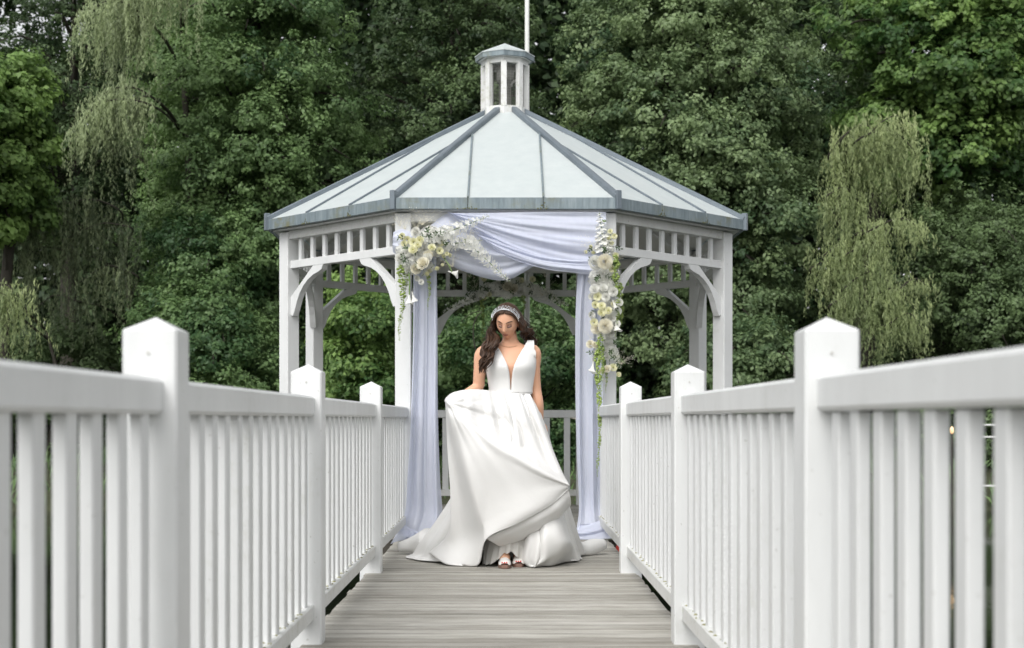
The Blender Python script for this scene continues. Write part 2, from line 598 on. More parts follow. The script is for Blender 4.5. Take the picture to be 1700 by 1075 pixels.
def post_mesh(name, s, z0, zs, zp, mat, over=0.0):
    """Square post with a low pyramid top and chamfered corners."""
    h = s / 2; c = 0.006
    ring = [(-h + c, -h), (h - c, -h), (h, -h + c), (h, h - c), (h - c, h), (-h + c, h), (-h, h - c), (-h, -h + c)]
    V = [(x, y, z0) for x, y in ring] + [(x, y, zs - 0.004) for x, y in ring] + [(x * 0.955, y * 0.955, zs) for x, y in ring] + [(0, 0, zp)]
    F = [list(range(7, -1, -1))]
    for k in range(2):
        for i in range(8):
            j = (i + 1) % 8
            F.append([k * 8 + i, k * 8 + j, k * 8 + 8 + j, k * 8 + 8 + i])
    for i in range(8):
        F.append([16 + i, 16 + (i + 1) % 8, 24])
    me = mesh_np(name, np.array(V), F)
    me.materials.append(mat)
    return me


bridge_post = post_mesh('post', PS, -0.75, 1.15, 1.182, M['white'])
RX = 0.805
for side, lab in ((-1, 'white timber bridge railing on the left of the deck'), (1, 'white timber bridge railing on the right of the deck')):
    rail_root = tag(empty('bridge_railing', (side * RX, 6, 0)), lab, 'railing', 'railings along the footbridge')
    for py in POSTS_Y:
        o = bpy.data.objects.new('post', bridge_post)
        link(o, Matrix.Translation((side * RX + random.uniform(-0.003, 0.003), py, 0.012 if 3 < py < 4 else 0)), rail_root)
        s_ = put('screw', *[(np.array(tube([(side * RX, py - PS / 2 - 0.003, 1.105), (side * RX, py - PS / 2 + 0.01, 1.105)], 0.004, 6)[0])),
                            tube([(0, 0, 0), (0, 1, 0)], 1, 6)[1]], M['pipe'], rail_root)
    ends = POSTS_Y + [11.665]
    alg = Mesh()
    for a, b in zip(ends[:-1], ends[1:]):
        ya, yb = a + PS / 2 - 0.012, b - PS / 2 + 0.012
        top = beam('top_rail', (side * RX, ya, 1.0075 + 0.004 * side), (side * RX, yb, 1.0075 + 0.004 * side), 0.07, 0.085, M['white'], rail_root, ch=0.01)
        bot = beam('bottom_rail', (side * RX, ya, 0.135), (side * RX, yb, 0.135), 0.062, 0.07, M['white_worn'], rail_root, ch=0.006)
        for i in range(17):
            yy = b - 0.155 - 0.1825 * i
            if yy < ya + 0.045: continue
            box('baluster', (side * RX + random.uniform(-0.002, 0.002), yy + random.uniform(-0.003, 0.003), 0.567), (0.03, 0.066, 0.80), M['white'], rail_root, ch=0.004)
            for q_ in range(6):                          # algae gathered at the foot of the baluster
                c_ = Vector((side * RX + random.uniform(-0.027, 0.027), yy + random.choice((-1, 1)) * random.uniform(0.03, 0.055), 0.1715))
                s_ = random.uniform(0.003, 0.010)
                alg.add([c_ + Vector(v_) for v_ in ((s_, 0, 0), (0, s_ * 1.4, 0), (-s_, 0, 0), (0, -s_ * 1.2, 0), (0, 0, 0.004), (0, 0, -0.004))],
                        [[0, 1, 4], [1, 2, 4], [2, 3, 4], [3, 0, 4], [1, 0, 5], [2, 1, 5], [3, 2, 5], [0, 3, 5]])
    alg.build('algae', M['algae'], rail_root)['kind'] = 'stuff'

# ------------------------------------------------------------------ gazebo
A = 1.676
RP = A / (2 * math.sin(math.pi / 8))
gz_root = tag(empty('gazebo', GC), 'white octagonal timber gazebo with pale roof and small cupola', 'gazebo')


def oct_pt(k, r, z):
    a = R(-90 - 22.5 + 45 * k)
    sx = (0.968 if r < 2.25 and r > 1.0 else 0.978) if abs(math.cos(a)) > 0.6 else 1.0     # the octagon is slightly narrower than deep
    return Vector((GC.x + r * math.cos(a) * sx, GC.y + r * math.sin(a), z))


# floor planks, cut to the octagon
gd = tag(empty('gazebo_deck', (GC.x, GC.y, 0)), 'grey plank floor inside the gazebo', 'deck', kind='structure')
AP = RP * math.cos(math.pi / 8) + 0.12
yy = 11.556
while yy + PW < GC.y + AP:
    def hw(y_):
        q = abs(y_ - GC.y)
        return min(AP, AP * math.sqrt(2) - q)
    h0, h1 = hw(yy), hw(yy + PW)
    z1 = random.uniform(-0.0015, 0.001)
    V = [(GC.x - h0, yy, -0.03), (GC.x + h0, yy, -0.03), (GC.x + h1, yy + PW, -0.03), (GC.x - h1, yy + PW, -0.03),
         (GC.x - h0, yy, z1), (GC.x + h0, yy, z1), (GC.x + h1, yy + PW, z1), (GC.x - h1, yy + PW, z1)]
    put('plank', V, [[3, 2, 1, 0], [4, 5, 6, 7], [0, 1, 5, 4], [1, 2, 6, 5], [2, 3, 7, 6], [3, 0, 4, 7]], M['plank'], gd)
    yy += PW + PG
for k in range(8):
    beam('rim_joist', oct_pt(k, AP / math.cos(math.pi / 8) - 0.05, -0.14), oct_pt(k + 1, AP / math.cos(math.pi / 8) - 0.05, -0.14), 0.06, 0.2, M['gap'], gd)
    p = oct_pt(k, RP, 0)
    box('pile', (p.x, p.y, -0.9), (0.16, 0.16, 1.5), M['gap'], gd)

post_g = box_mesh('post', 0.13, 0.13, 2.66, M['white'], 0.006)
for k in range(8):
    p = oct_pt(k, RP, 1.30)
    rz = 0 if k in (0, 1, 4, 5) else R(45)
    o = bpy.data.objects.new('post', post_g)
    link(o, Matrix.Translation(p) @ Matrix.Rotation(rz, 4, 'Z'), gz_root)

BR = [(0.0, 1.885), (0.045, 1.875), (0.075, 1.93), (0.105, 2.0), (0.15, 2.075), (0.21, 2.14), (0.28, 2.19), (0.35, 2.222), (0.43, 2.243), (0.475, 2.262), (0.50, 2.302), (0.35, 2.302), (0.0, 2.035)]
for k in range(8):
    p0, p1 = oct_pt(k, RP, 0), oct_pt(k + 1, RP, 0)
    t = (p1 - p0).normalized()
    q0, q1 = p0 + t * 0.055, p1 - t * 0.055
    nrm = Vector((0, 0, 1)).cross(t)
    beam('wall_plate', q0 + Vector((0, 0, 2.602)), q1 + Vector((0, 0, 2.602)), 0.095, 0.078, M['white_worn'], gz_root)
    if k == 0:
        continue                                     # the entrance bay stays open
    fr = beam('frieze_rail', q0 + Vector((0, 0, 2.337)), q1 + Vector((0, 0, 2.337)), 0.06, 0.07, M['white'], gz_root)
    L = (q1 - q0).length
    for i in range(8):
        c = q0 + t * (L * (i + 0.75) / 8.5)
        o = bpy.data.objects.new('frieze_baluster', box_mesh('frieze_baluster', 0.044, 0.032, 0.196, M['white'], 0.003))
        link(o, Matrix.Translation((c.x, c.y, 2.467)) @ Matrix.Rotation(math.atan2(t.y, t.x), 4, 'Z'), fr)
    for org, d in ((q0, t), (q1, -t)):
        V, F = prism(BR, org, d, (0, 0, 1), 0.058)
        put('bracket', V, F, M['white'], gz_root)
    # low railing of the gazebo
    tr = beam('railing_top', q0 + Vector((0, 0, 1.005)), q1 + Vector((0, 0, 1.005)), 0.07, 0.085, M['white'], gz_root, ch=0.008)
    br = beam('railing_bottom', q0 + Vector((0, 0, 0.135)), q1 + Vector((0, 0, 0.135)), 0.06, 0.07, M['white_worn'], gz_root)
    for i in range(7):
        c = q0 + t * (L * (i + 0.5) / 7)
        o = bpy.data.objects.new('railing_baluster', box_mesh('railing_baluster', 0.068, 0.03, 0.80, M['white'], 0.003))
        link(o, Matrix.Translation((c.x, c.y, 0.567)) @ Matrix.Rotation(math.atan2(t.y, t.x), 4, 'Z'), tr)

# roof
AE = 1.80
RE = AE / (2 * math.sin(math.pi / 8))
RT = 0.20
ZE, ZT = 2.735, 3.865
roof = empty('roof', (GC.x, GC.y, ZE), gz_root)
slope_top = []
for k in range(8):
    e0, e1 = oct_pt(k, RE, ZE), oct_pt(k + 1, RE, ZE)
    t0, t1 = oct_pt(k, RT, ZT), oct_pt(k + 1, RT, ZT)
    em, tm = (e0 + e1) / 2, (t0 + t1) / 2
    ex = (e1 - e0).normalized()
    up = tm - em; up -= ex * up.dot(ex); SL = up.length; up.normalize()
    n = ex.cross(up).normalized()
    he = (e1 - e0).length / 2
    a0, a1 = (t0 - em).dot(ex), (t1 - em).dot(ex)
    S = 0.305
    v_l = SL * (he - S) / (he + a0); v_r = SL * (he - S) / (he - a1)     # where each seam meets its hip
    pan = [[(-he, 0), (-S, 0), (-S, v_l)], [(S, 0), (he, 0), (S, v_r)], [(-S, 0), (S, 0), (S, v_r), (a1, SL), (a0, SL), (-S, v_l)]]
    for poly in pan:
        V, F = prism(poly, em + n * 0.0, ex, up, 0.016)
        put('roof_panel', V, F, M['roof'], roof)
    for s in (-S, S):
        a = em + ex * s + n * 0.014 - up * 0.012
        b = a + up * ((v_l if s < 0 else v_r) - 0.02)
        beam('seam', a, b, 0.017, 0.02, M['cap'] if k not in (0,) else M['zinc'], roof, ch=0.003, up=n)
    # hip cap with overlapping lengths
    hd = (t0 - e0)
    nh = (n + (Vector((0, 0, 1)) - n * 0.0)).normalized()
    for (f0, f1, w_) in ((-0.012, 0.42, 0.056), (0.41, 0.80, 0.059), (0.79, 1.01, 0.062)):
        beam('hip_cap', e0 + hd * f0 + Vector((0, 0, 0.022 + 0.004 * f0)), e0 + hd * f1 + Vector((0, 0, 0.022 + 0.004 * f1)), w_, 0.05, M['cap'], roof, ch=0.008)
    # fascia in three lengths and its white soffit board
    out = Vector((em.x - GC.x, em.y - GC.y, 0)).normalized()
    for a_, b_ in ((-he, -S - 0.002), (-S + 0.002, S - 0.002), (S + 0.002, he)):
        beam('fascia', em + ex * a_ + out * 0.012 + Vector((0, 0, -0.042)), em + ex * b_ + out * 0.012 + Vector((0, 0, -0.042)), 0.024, 0.094, M['zinc'], roof, ch=0.003)
    for s in (-S, S):
        mp_ = em + ex * s + out * 0.0255
        mm = Mesh()                                      # moss tufts where the seam drips
        for q_ in range(16):
            u_ = random.gauss(0, 0.028); w_ = random.uniform(0, 1) ** 1.6
            c_ = mp_ + ex * u_ + Vector((0, 0, -0.087 + 0.06 * w_ * math.exp(-(u_ / 0.03) ** 2)))
            s_ = random.uniform(0.004, 0.009)
            mm.add([c_ + ex * s_, c_ + out * 0.002, c_ - ex * s_, c_ - out * 0.004, c_ + Vector((0, 0, s_)), c_ - Vector((0, 0, s_))],
                   [[0, 1, 4], [1, 2, 4], [2, 3, 4], [3, 0, 4], [1, 0, 5], [2, 1, 5], [3, 2, 5], [0, 3, 5]])
        mm.build('moss_patch', M['moss'], roof)['kind'] = 'stuff'
    # corner tab of the gutter
    rad_ = Vector((e0.x - GC.x, e0.y - GC.y, 0)).normalized()
    beam('corner_tab', e0 + rad_ * 0.022 + Vector((0, 0, -0.093)), e0 + rad_ * 0.022 + Vector((0, 0, 0.062)), 0.045, 0.05, M['cap'], roof, up=tuple(rad_))
    # soffit and ceiling
    i0, i1 = oct_pt(k, RE - 0.03, ZE - 0.095), oct_pt(k + 1, RE - 0.03, ZE - 0.095)
    j0, j1 = oct_pt(k, RP - 0.02, ZE - 0.093), oct_pt(k + 1, RP - 0.02, ZE - 0.093)
    lift = Vector((0, 0, 0.02))
    put('soffit_board', [i0, i1, j1, j0, i0 + lift, i1 + lift, j1 + lift, j0 + lift], [[3, 2, 1, 0], [4, 5, 6, 7], [0, 1, 5, 4], [1, 2, 6, 5], [2, 3, 7, 6], [3, 0, 4, 7]], M['white'], roof)
    c0, c1 = oct_pt(k, RP - 0.03, ZE - 0.06), oct_pt(k + 1, RP - 0.03, ZE - 0.06)
    d0, d1 = oct_pt(k, 0.2, ZT - 0.14), oct_pt(k + 1, 0.2, ZT - 0.14)
    put('ceiling_panel', [c0, c1, d1, d0, c0 + lift, c1 + lift, d1 + lift, d0 + lift], [[3, 2, 1, 0], [4, 5, 6, 7], [0, 1, 5, 4], [1, 2, 6, 5], [2, 3, 7, 6], [3, 0, 4, 7]], M['ceiling'], roof)
    beam('rafter', oct_pt(k, RP - 0.1, ZE - 0.12), oct_pt(k, 0.22, ZT - 0.20), 0.05, 0.09, M['white'], roof)

# cupola
cup = empty('cupola', (GC.x - 0.012, GC.y, 3.84), gz_root)
CC = Vector((GC.x - 0.012, GC.y, 0))


def cup_pt(k, r, z):
    a = R(-92 + 45 * k)
    return Vector((CC.x + r * math.cos(a), CC.y + r * math.sin(a), z))


def oct_ring(r0, z0, r1, z1, thick):
    V = [cup_pt(k, r0, z0) for k in range(8)] + [cup_pt(k, r1, z1) for k in range(8)] + [cup_pt(k, r1 - thick, z1) for k in range(8)] + [cup_pt(k, r0 - thick, z0) for k in range(8)]
    F = []
    for b in range(4):
        for k in range(8):
            j = (k + 1) % 8
            F.append([b * 8 + k, b * 8 + j, ((b + 1) % 4) * 8 + j, ((b + 1) % 4) * 8 + k])
    return V, F


V, F = oct_ring(0.238, 3.845, 0.234, 3.925, 0.05); put('base_band', V, F, M['white_worn'], cup)
V, F = oct_ring(0.226, 4.335, 0.230, 4.385, 0.05); put('top_band', V, F, M['white_worn'], cup)
for k in range(8):
    p = cup_pt(k, 0.205, 4.13)
    o = bpy.data.objects.new('mullion', box_mesh('mullion', 0.055, 0.05, 0.43, M['white_worn'], 0.004))
    link(o, Matrix.Translation(p) @ Matrix.Rotation(R(-92 + 45 * k + 90), 4, 'Z'), cup)
    # wire mesh in each opening
    mw = Mesh()
    a, b = cup_pt(k, 0.19, 0), cup_pt(k + 1, 0.19, 0)
    for i in range(1, 8):
        q = a.lerp(b, i / 8)
        mw.add(*tube([(q.x, q.y, 3.92), (q.x, q.y, 4.34)], 0.0012, 3, False))
    for i in range(16):
        z = 3.935 + i * 0.026
        mw.add(*tube([(a.x, a.y, z), (b.x, b.y, z)], 0.0012, 3, False))
    mw.build('wire_screen', M['wire'], cup)
    # cupola roof
    e0, e1 = cup_pt(k, 0.285, 4.385), cup_pt(k + 1, 0.285, 4.385)
    f0, f1 = cup_pt(k, 0.285, 4.437), cup_pt(k + 1, 0.285, 4.437)
    ap = Vector((CC.x, CC.y, 4.565))
    apb = Vector((CC.x, CC.y, 4.54))
    g0, g1 = cup_pt(k, 0.262, 4.437), cup_pt(k + 1, 0.262, 4.437)
    h0, h1 = cup_pt(k, 0.262, 4.385), cup_pt(k + 1, 0.262, 4.385)
    put('cupola_fascia', [e0, e1, f1, f0, h0, h1, g1, g0], [[0, 1, 2, 3], [7, 6, 5, 4], [3, 2, 6, 7], [1, 0, 4, 5], [0, 3, 7, 4], [2, 1, 5, 6]], M['zinc'], cup)
    r0_, r1_ = cup_pt(k, 0.290, 4.439), cup_pt(k + 1, 0.290, 4.439)
    put('cupola_roof_panel', [r0_, r1_, ap, r0_ - Vector((0, 0, -0.008)) - Vector((0, 0, 0.016)), r1_ - Vector((0, 0, 0.008)), apb], [[0, 1, 2], [5, 4, 3], [0, 3, 4, 1]], M['roof'], cup)
V, F = oct_ring(0.265, 4.386, 0.265, 4.392, 0.262); put('cupola_soffit', V, F, M['white'], cup)
prof = [(0.058, 3.86), (0.058, 4.20), (0.085, 4.20), (0.085, 4.34), (0.02, 4.37)]
V = []; ns = 20
for r_, z_ in prof:
    for i in range(ns):
        a = 2 * math.pi * i / ns
        V.append((CC.x + 0.005 + r_ * math.cos(a), CC.y + r_ * math.sin(a), z_))
put('vent_pipe', V, grid_faces(len(prof), ns, True), M['pipe'], cup)
pts = [(CC.x + 0.06, CC.y - 0.03, 4.14), (CC.x + 0.08, CC.y - 0.05, 4.18), (CC.x + 0.11, CC.y - 0.06, 4.19), (CC.x + 0.135, CC.y - 0.06, 4.16), (CC.x + 0.14, CC.y - 0.06, 4.05), (CC.x + 0.14, CC.y - 0.06, 3.87)]
V, F = tube(catmull(pts, 16), 0.012, 8); put('cable_bend', V, F, M['pipe'], cup, True)
V, F = oct_ring(0.215, 3.835, 0.215, 3.848, 0.21); put('curb_plate', V, F, M['gap'], cup)

# flag pole rising behind the cupola
fp = W(875, 300, 15.95)
V, F = tube([(fp.x, fp.y, -1.45), (fp.x, fp.y, 2.0), (fp.x, fp.y, 4.5), (fp.x, fp.y, 7.2)], [0.034, 0.031, 0.027, 0.022], 14)
pole = tag(empty('flagpole', (fp.x, fp.y, -1.45)), 'slender pale flagpole rising behind the cupola', 'flagpole')
put('shaft', V, F, M['pole'], pole, True)
bpy_ball = Mesh()
sv = []
for i in range(7):
    for j in range(12):
        th = math.pi * i / 6
        sv.append((fp.x + 0.045 * math.sin(th) * math.cos(j * math.pi / 6), fp.y + 0.045 * math.sin(th) * math.sin(j * math.pi / 6), 7.24 + 0.045 * math.cos(th)))
put('finial', sv, grid_faces(7, 12, True), M['gold'], pole, True)

# ------------------------------------------------------------------ foliage
def leaf_quads(P, Nn, size, aspect, tint, hang=None):
    """One folded four-sided leaf per row. P centres, Nn normals, size lengths."""
    n = len(P)
    Nn = Nn / (np.linalg.norm(Nn, axis=1)[:, None] + 1e-9)
    if hang is None:
        d = rng.normal(size=(n, 3)); d[:, 2] -= 0.5
    else:
        d = hang
    d = d - Nn * (d * Nn).sum(1)[:, None]
    d /= np.linalg.norm(d, axis=1)[:, None] + 1e-9
    s = np.cross(Nn, d)
    L = size[:, None]
    a = P - d * L * 0.5
    b = P + s * L * aspect * 0.5 + Nn * L * 0.10 - d * L * 0.05
    c = P + d * L * 0.5 - Nn * L * 0.08
    e = P - s * L * aspect * 0.5 + Nn * L * 0.10 - d * L * 0.05
    V = np.stack([a, b, c, e], axis=1).reshape(-1, 3)
    F = np.arange(4 * n).reshape(n, 4)
    return V, F, np.repeat(tint, 4)


def foliage(name, V, F, T, mat, parent):
    c = np.array([V[:, 0].mean(), V[:, 1].mean(), V[:, 2].min()])
    me = mesh_np(name, V - c, F)
    at = me.attributes.new('tint', 'FLOAT', 'POINT')
    at.data.foreach_set('value', np.clip(T, 0, 1).astype(np.float32))
    me.materials.append(mat)
    o = bpy.data.objects.new(name, me)
    return link(o, Matrix.Translation(Vector(c)), parent)


def bough_leaves(c, r, out, ncl, nlf, size, droop=0.35, flat=0.62, rc=0.22):
    """Leaves of one bough: a drooping, flattened spray of leaf clusters."""
    u = rng.normal(size=(ncl, 3)); u /= np.linalg.norm(u, axis=1)[:, None]
    rad = 0.45 + 0.55 * rng.random(ncl) ** 0.6
    off = u * rad[:, None] * np.array([r, r, r * flat])
    off[:, 2] = np.where(off[:, 2] < 0, off[:, 2] * 0.45, off[:, 2])
    bn = off / np.array([r, r, r * flat]) ** 1.2
    bn /= np.linalg.norm(bn, axis=1)[:, None] + 1e-6
    hor = off[:, :2] @ out[:2]
    off[:, 2] -= droop * np.clip(hor / r, -0.3, 1.2) ** 2 * r
    off += rng.normal(scale=0.07 * r, size=off.shape)
    cc = c + off
    v = rng.normal(size=(ncl, nlf, 3)); v /= np.linalg.norm(v, axis=2)[:, :, None]
    rr = rc * rng.uniform(0.55, 1.35, size=(ncl, 1, 1)) * rng.random((ncl, nlf, 1)) ** 0.45
    P = cc[:, None, :] + v * rr * np.array([1.0, 1.0, 0.75])
    Nn = v * 0.65 + bn[:, None, :] * 0.75 + np.array([0, -0.1, 0.55]) + rng.normal(scale=0.35, size=P.shape)
    t = rng.normal(scale=0.10, size=(ncl, 1)) + rng.normal(scale=0.13, size=(ncl, nlf))
    L = size * rng.uniform(0.65, 1.3, size=(ncl, nlf))
    return P.reshape(-1, 3), Nn.reshape(-1, 3), L.ravel(), t.ravel()


def make_tree(name, label, X, Y, zc, rx, ry, rz, nb, mat, size=0.082, br=(0.75, 1.35), ncl=34, nlf=44, trunk=0.22, tint=0.45, aspect=0.62,
              group='trees on the far bank', cat='tree', lean=0.0, front=0.3, zmin=-0.3, droop=0.4, trunk_mat='bark', rc=0.22):
    zb = float(ground_z(np.array(X), np.array(Y))) - 0.1
    root = tag(empty(name, (X, Y, zb)), label, cat, group)
    tm = Mesh()
    top = zc + rz * 0.75
    path = catmull([(X, Y, zb), (X + lean * 0.3 + random.uniform(-.15, .15), Y, zb + (top - zb) * 0.35),
                    (X + lean * 0.7 + random.uniform(-.25, .25), Y + 0.1, zb + (top - zb) * 0.7), (X + lean, Y, top)], 18)
    tm.add(*tube(path, np.linspace(trunk, trunk * 0.2, 18) * (1 + 0.5 * np.exp(-np.arange(18) / 1.5)), 9))
    Ps, Ns, Ls, Ts = [], [], [], []
    made = 0
    guard = 0
    cent = []
    while made < nb and guard < nb * 40:
        guard += 1
        u = rng.normal(size=3); u /= np.linalg.norm(u)
        if u[1] > front: continue
        q = rng.uniform(0.55, 1.0) ** 0.6
        c = np.array([X + lean * 0.5, Y, zc]) + u * q * np.array([rx, ry, rz])
        if c[2] < zmin: continue
        if cent and min(np.linalg.norm((c - k_) * [1, 0.7, 1.25]) for k_ in cent) < 0.92 * (br[0] + br[1]) / 2 and guard < nb * 20: continue
        cent.append(c)
        made += 1
        r = random.uniform(*br)
        out = np.array([c[0] - X, c[1] - Y, 0.0]); out /= np.linalg.norm(out) + 1e-6
        P, Nn, L, T = bough_leaves(c, r, out, ncl, nlf, size, droop=droop, rc=rc)
        Ps.append(P); Ns.append(Nn); Ls.append(L); Ts.append(T + tint + random.gauss(0, 0.25))
        # limb from the trunk to the bough
        zt = max(zb + 0.6, c[2] - 0.35 * math.hypot(c[0] - X, c[1] - Y) - 0.4)
        i = int(np.argmin(np.abs(path[:, 2] - zt)))
        a = path[i]
        mid = (a + c) / 2 + np.array([random.uniform(-.2, .2), random.uniform(-.2, .2), 0.25])
        rr = trunk * 0.30 * random.uniform(0.6, 1.1)
        tm.add(*tube(catmull([a, mid, c, c + out * r * 0.6 - np.array([0, 0, 0.3 * r])], 9), np.linspace(rr, 0.008, 9), 5, False))
    V, F, T = leaf_quads(np.vstack(Ps), np.vstack(Ns), np.concatenate(Ls), aspect, np.concatenate(Ts))
    tm.build('trunk', M[trunk_mat], root, True)
    foliage('crown', V, F, T, M[mat], root)
    return root


def px_x(px, d): return (px - 843) / FPX * d + EYE.x
def px_z(py, d): return EYE.z - (py - 695) / FPX * d


def tree_px(name, label, d, x0, x1, y0, y1, nb, mat, **kw):
    X = px_x((x0 + x1) / 2, d); rx = (x1 - x0) / 2 / FPX * d
    za, zb = px_z(y0, d), px_z(y1, d)
    br = kw.get('br', (0.75, 1.2)); m_ = (br[0] + br[1]) / 2 * 0.75
    return make_tree(name, label, X, d + kw.pop('back', 1.2), (za + zb) / 2, max(0.4, rx - m_ * 0.8), kw.pop('ry', 2.2), max(0.4, (za - zb) / 2 - m_ * 0.4), nb, mat, **kw)


tree_px('alder_tree', 'tall dense alder left of the gazebo roof with layered green boughs', 28.0, 200, 600, -160, 640, 92, 'leaf_alder', trunk=0.24, ncl=40, tint=0.66)
tree_px('ash_tree', 'broad grey-green tree to the right of the cupola', 27.5, 905, 1400, -160, 640, 108, 'leaf_grey', trunk=0.26, ncl=40, tint=0.64)
tree_px('maple_tree', 'bright green maple branch end at the left edge of the picture', 24.0, -120, 46, 40, 400, 26, 'leaf_maple', trunk=0.16, size=0.105, br=(0.4, 0.75), tint=0.62, aspect=0.8)
tree_px('dark_tree', 'dark shaded tree behind the roof, left of the cupola', 31.0, 560, 930, -120, 620, 60, 'leaf_dark', trunk=0.22, tint=0.55, ncl=30)
tree_px('maple_tree', 'large maple with spreading leaves at the upper right edge', 30.5, 1400, 1790, -150, 330, 50, 'leaf_maple', trunk=0.28, size=0.115, tint=0.45, aspect=0.8, zmin=2.0)
tree_px('dark_tree', 'dark full tree at the right edge under the maple', 29.0, 1500, 1800, 300, 690, 44, 'leaf_dark', trunk=0.2, tint=0.8, ncl=32)
tree_px('dark_tree', 'dark tree with bare limbs above the right-hand willow', 33.0, 1330, 1560, -200, 300, 24, 'leaf_dark', trunk=0.30, tint=0.75, lean=1.2, ncl=26)
tree_px('dark_tree', 'dark tall tree between the left willow and the picture edge', 31.5, -60, 250, -120, 420, 34, 'leaf_dark', trunk=0.26, tint=0.5, ncl=28)
tree_px('alder_tree', 'lighter leafy alder spray seen through the left gazebo bay', 22.5, 530, 675, 440, 720, 16, 'leaf_maple', trunk=0.10, size=0.085, br=(0.5, 0.75), tint=0.6, ry=1.2, rc=0.22, zmin=-0.2)
tree_px('bank_shrub', 'low rounded green shrub on the bank left of the gazebo', 25.0, 180, 500, 470, 800, 34, 'leaf_alder', trunk=0.08, br=(0.6, 0.9), tint=0.4, cat='shrub', group='shrubs on the far bank', zmin=-0.5)
tree_px('alder_tree', 'young alder filling in below the tall alder on the left', 26.0, 225, 440, 330, 700, 26, 'leaf_alder', trunk=0.09, br=(0.55, 0.9), tint=0.38, zmin=-0.2)
tree_px('bank_shrub', 'dark shrub on the bank seen between the curtains', 25.5, 640, 1060, 480, 830, 40, 'leaf_alder', trunk=0.08, br=(0.55, 0.85), tint=0.3, cat='shrub', group='shrubs on the far bank', zmin=-0.5)
tree_px('bank_shrub', 'grey-green shrub on the bank right of the gazebo', 25.0, 1080, 1420, 520, 830, 34, 'leaf_grey', trunk=0.08, br=(0.55, 0.85), tint=0.4, cat='shrub', group='shrubs on the far bank', zmin=-0.5)
tree_px('bank_shrub', 'dark shrub low at the right picture edge', 25.5, 1440, 1800, 600, 830, 22, 'leaf_dark', trunk=0.08, br=(0.6, 0.9), tint=0.8, cat='shrub', group='shrubs on the far bank', zmin=-0.5)
tree_px('bank_shrub', 'dark shrub low at the left picture edge', 26.5, -120, 230, 520, 830, 22, 'leaf_dark', trunk=0.08, br=(0.6, 0.9), tint=0.8, cat='shrub', group='shrubs on the far bank', zmin=-0.5)


# weeping willows: arching limbs with curtains of hanging strands
def make_willow(label, d, arcs, mat, base_px, dens=9.0, tint=0.5, trunk=0.14):
    TB = 2.6
    X = px_x(base_px, d)
    zb = float(ground_z(np.array(X), np.array(d + TB))) - 0.1
    root = tag(empty('willow_tree', (X, d + TB, zb)), label, 'tree', 'weeping willows on the far bank')
    tm = Mesh()
    ztop = max(px_z(min(p[1] for p in a[0]), d) for a in arcs)
    path = catmull([(X, d + TB, zb), (X + 0.2, d + TB, zb + (ztop - zb) * 0.5), (X, d + TB, ztop - 0.6)], 12)
    tm.add(*tube(path, np.linspace(trunk, trunk * 0.35, 12), 8))
    Ps, Ns, Ls, Ts, Hs = [], [], [], [], []
    for pts, hmin, hmax, depth in arcs:
        P0 = [W(px, py, d + depth) for px, py in pts]
        C = catmull([tuple(p) for p in P0], 24)
        i = int(np.argmin(np.abs(path[:, 2] - (C[0][2] - 0.4))))
        tm.add(*tube(catmull([path[i], (path[i] + C[0]) / 2 + np.array([0, 0, .15]), C[0], C[6], C[12], C[18], C[23]], 22), np.linspace(0.026, 0.004, 22), 5, False))
        L = np.linalg.norm(np.diff(C, axis=0), axis=1).sum()
        arc_t = rng.normal(scale=0.14)
        ns_ = max(6, int(L * dens * 2.4))
        for s in range(ns_):
            f = rng.random() * 0.999 * 23
            k = int(f); a = C[k] * (1 - f + k) + C[min(23, k + 1)] * (f - k)
            a = a + rng.normal(scale=[0.12, 0.20, 0.08])
            ln = hmin + (hmax - hmin) * rng.random() ** 1.6
            ln *= 0.7 + 0.3 * math.sin(f * 1.3 + hmax * 7)
            m = int(ln / 0.027) + 4
            tt = np.linspace(0, 1, m)
            sway = rng.normal(scale=0.10, size=2)
            st = np.stack([a[0] + sway[0] * tt ** 1.5 * ln + 0.02 * np.sin(tt * 9 + s), a[1] + sway[1] * tt * ln * 0.6, a[2] - ln * tt + 0.06 * np.sin(tt * 3.14) * 0], -1)
            st += rng.normal(scale=0.022, size=st.shape)
            Ps.append(st)
            Ns.append(rng.normal(size=(m, 3)) * np.array([0.5, 0.4, 0.25]) + np.array([0, -0.7, 0.45]))
            h = rng.normal(scale=0.22, size=(m, 3)); h[:, 2] -= 1.0
            Hs.append(h)
            Ls.append(rng.uniform(0.08, 0.14, size=m) * (1.1 - 0.4 * tt))
            Ts.append(np.full(m, tint + arc_t + rng.normal(scale=0.14)) + rng.normal(scale=0.1, size=m) + 0.10 * (1 - tt))
    V, F, T = leaf_quads(np.vstack(Ps), np.vstack(Ns), np.concatenate(Ls), 0.16, np.concatenate(Ts), np.vstack(Hs))
    tm.build('trunk', M['bark'], root, True)
    foliage('crown', V, F, T, M[mat], root)


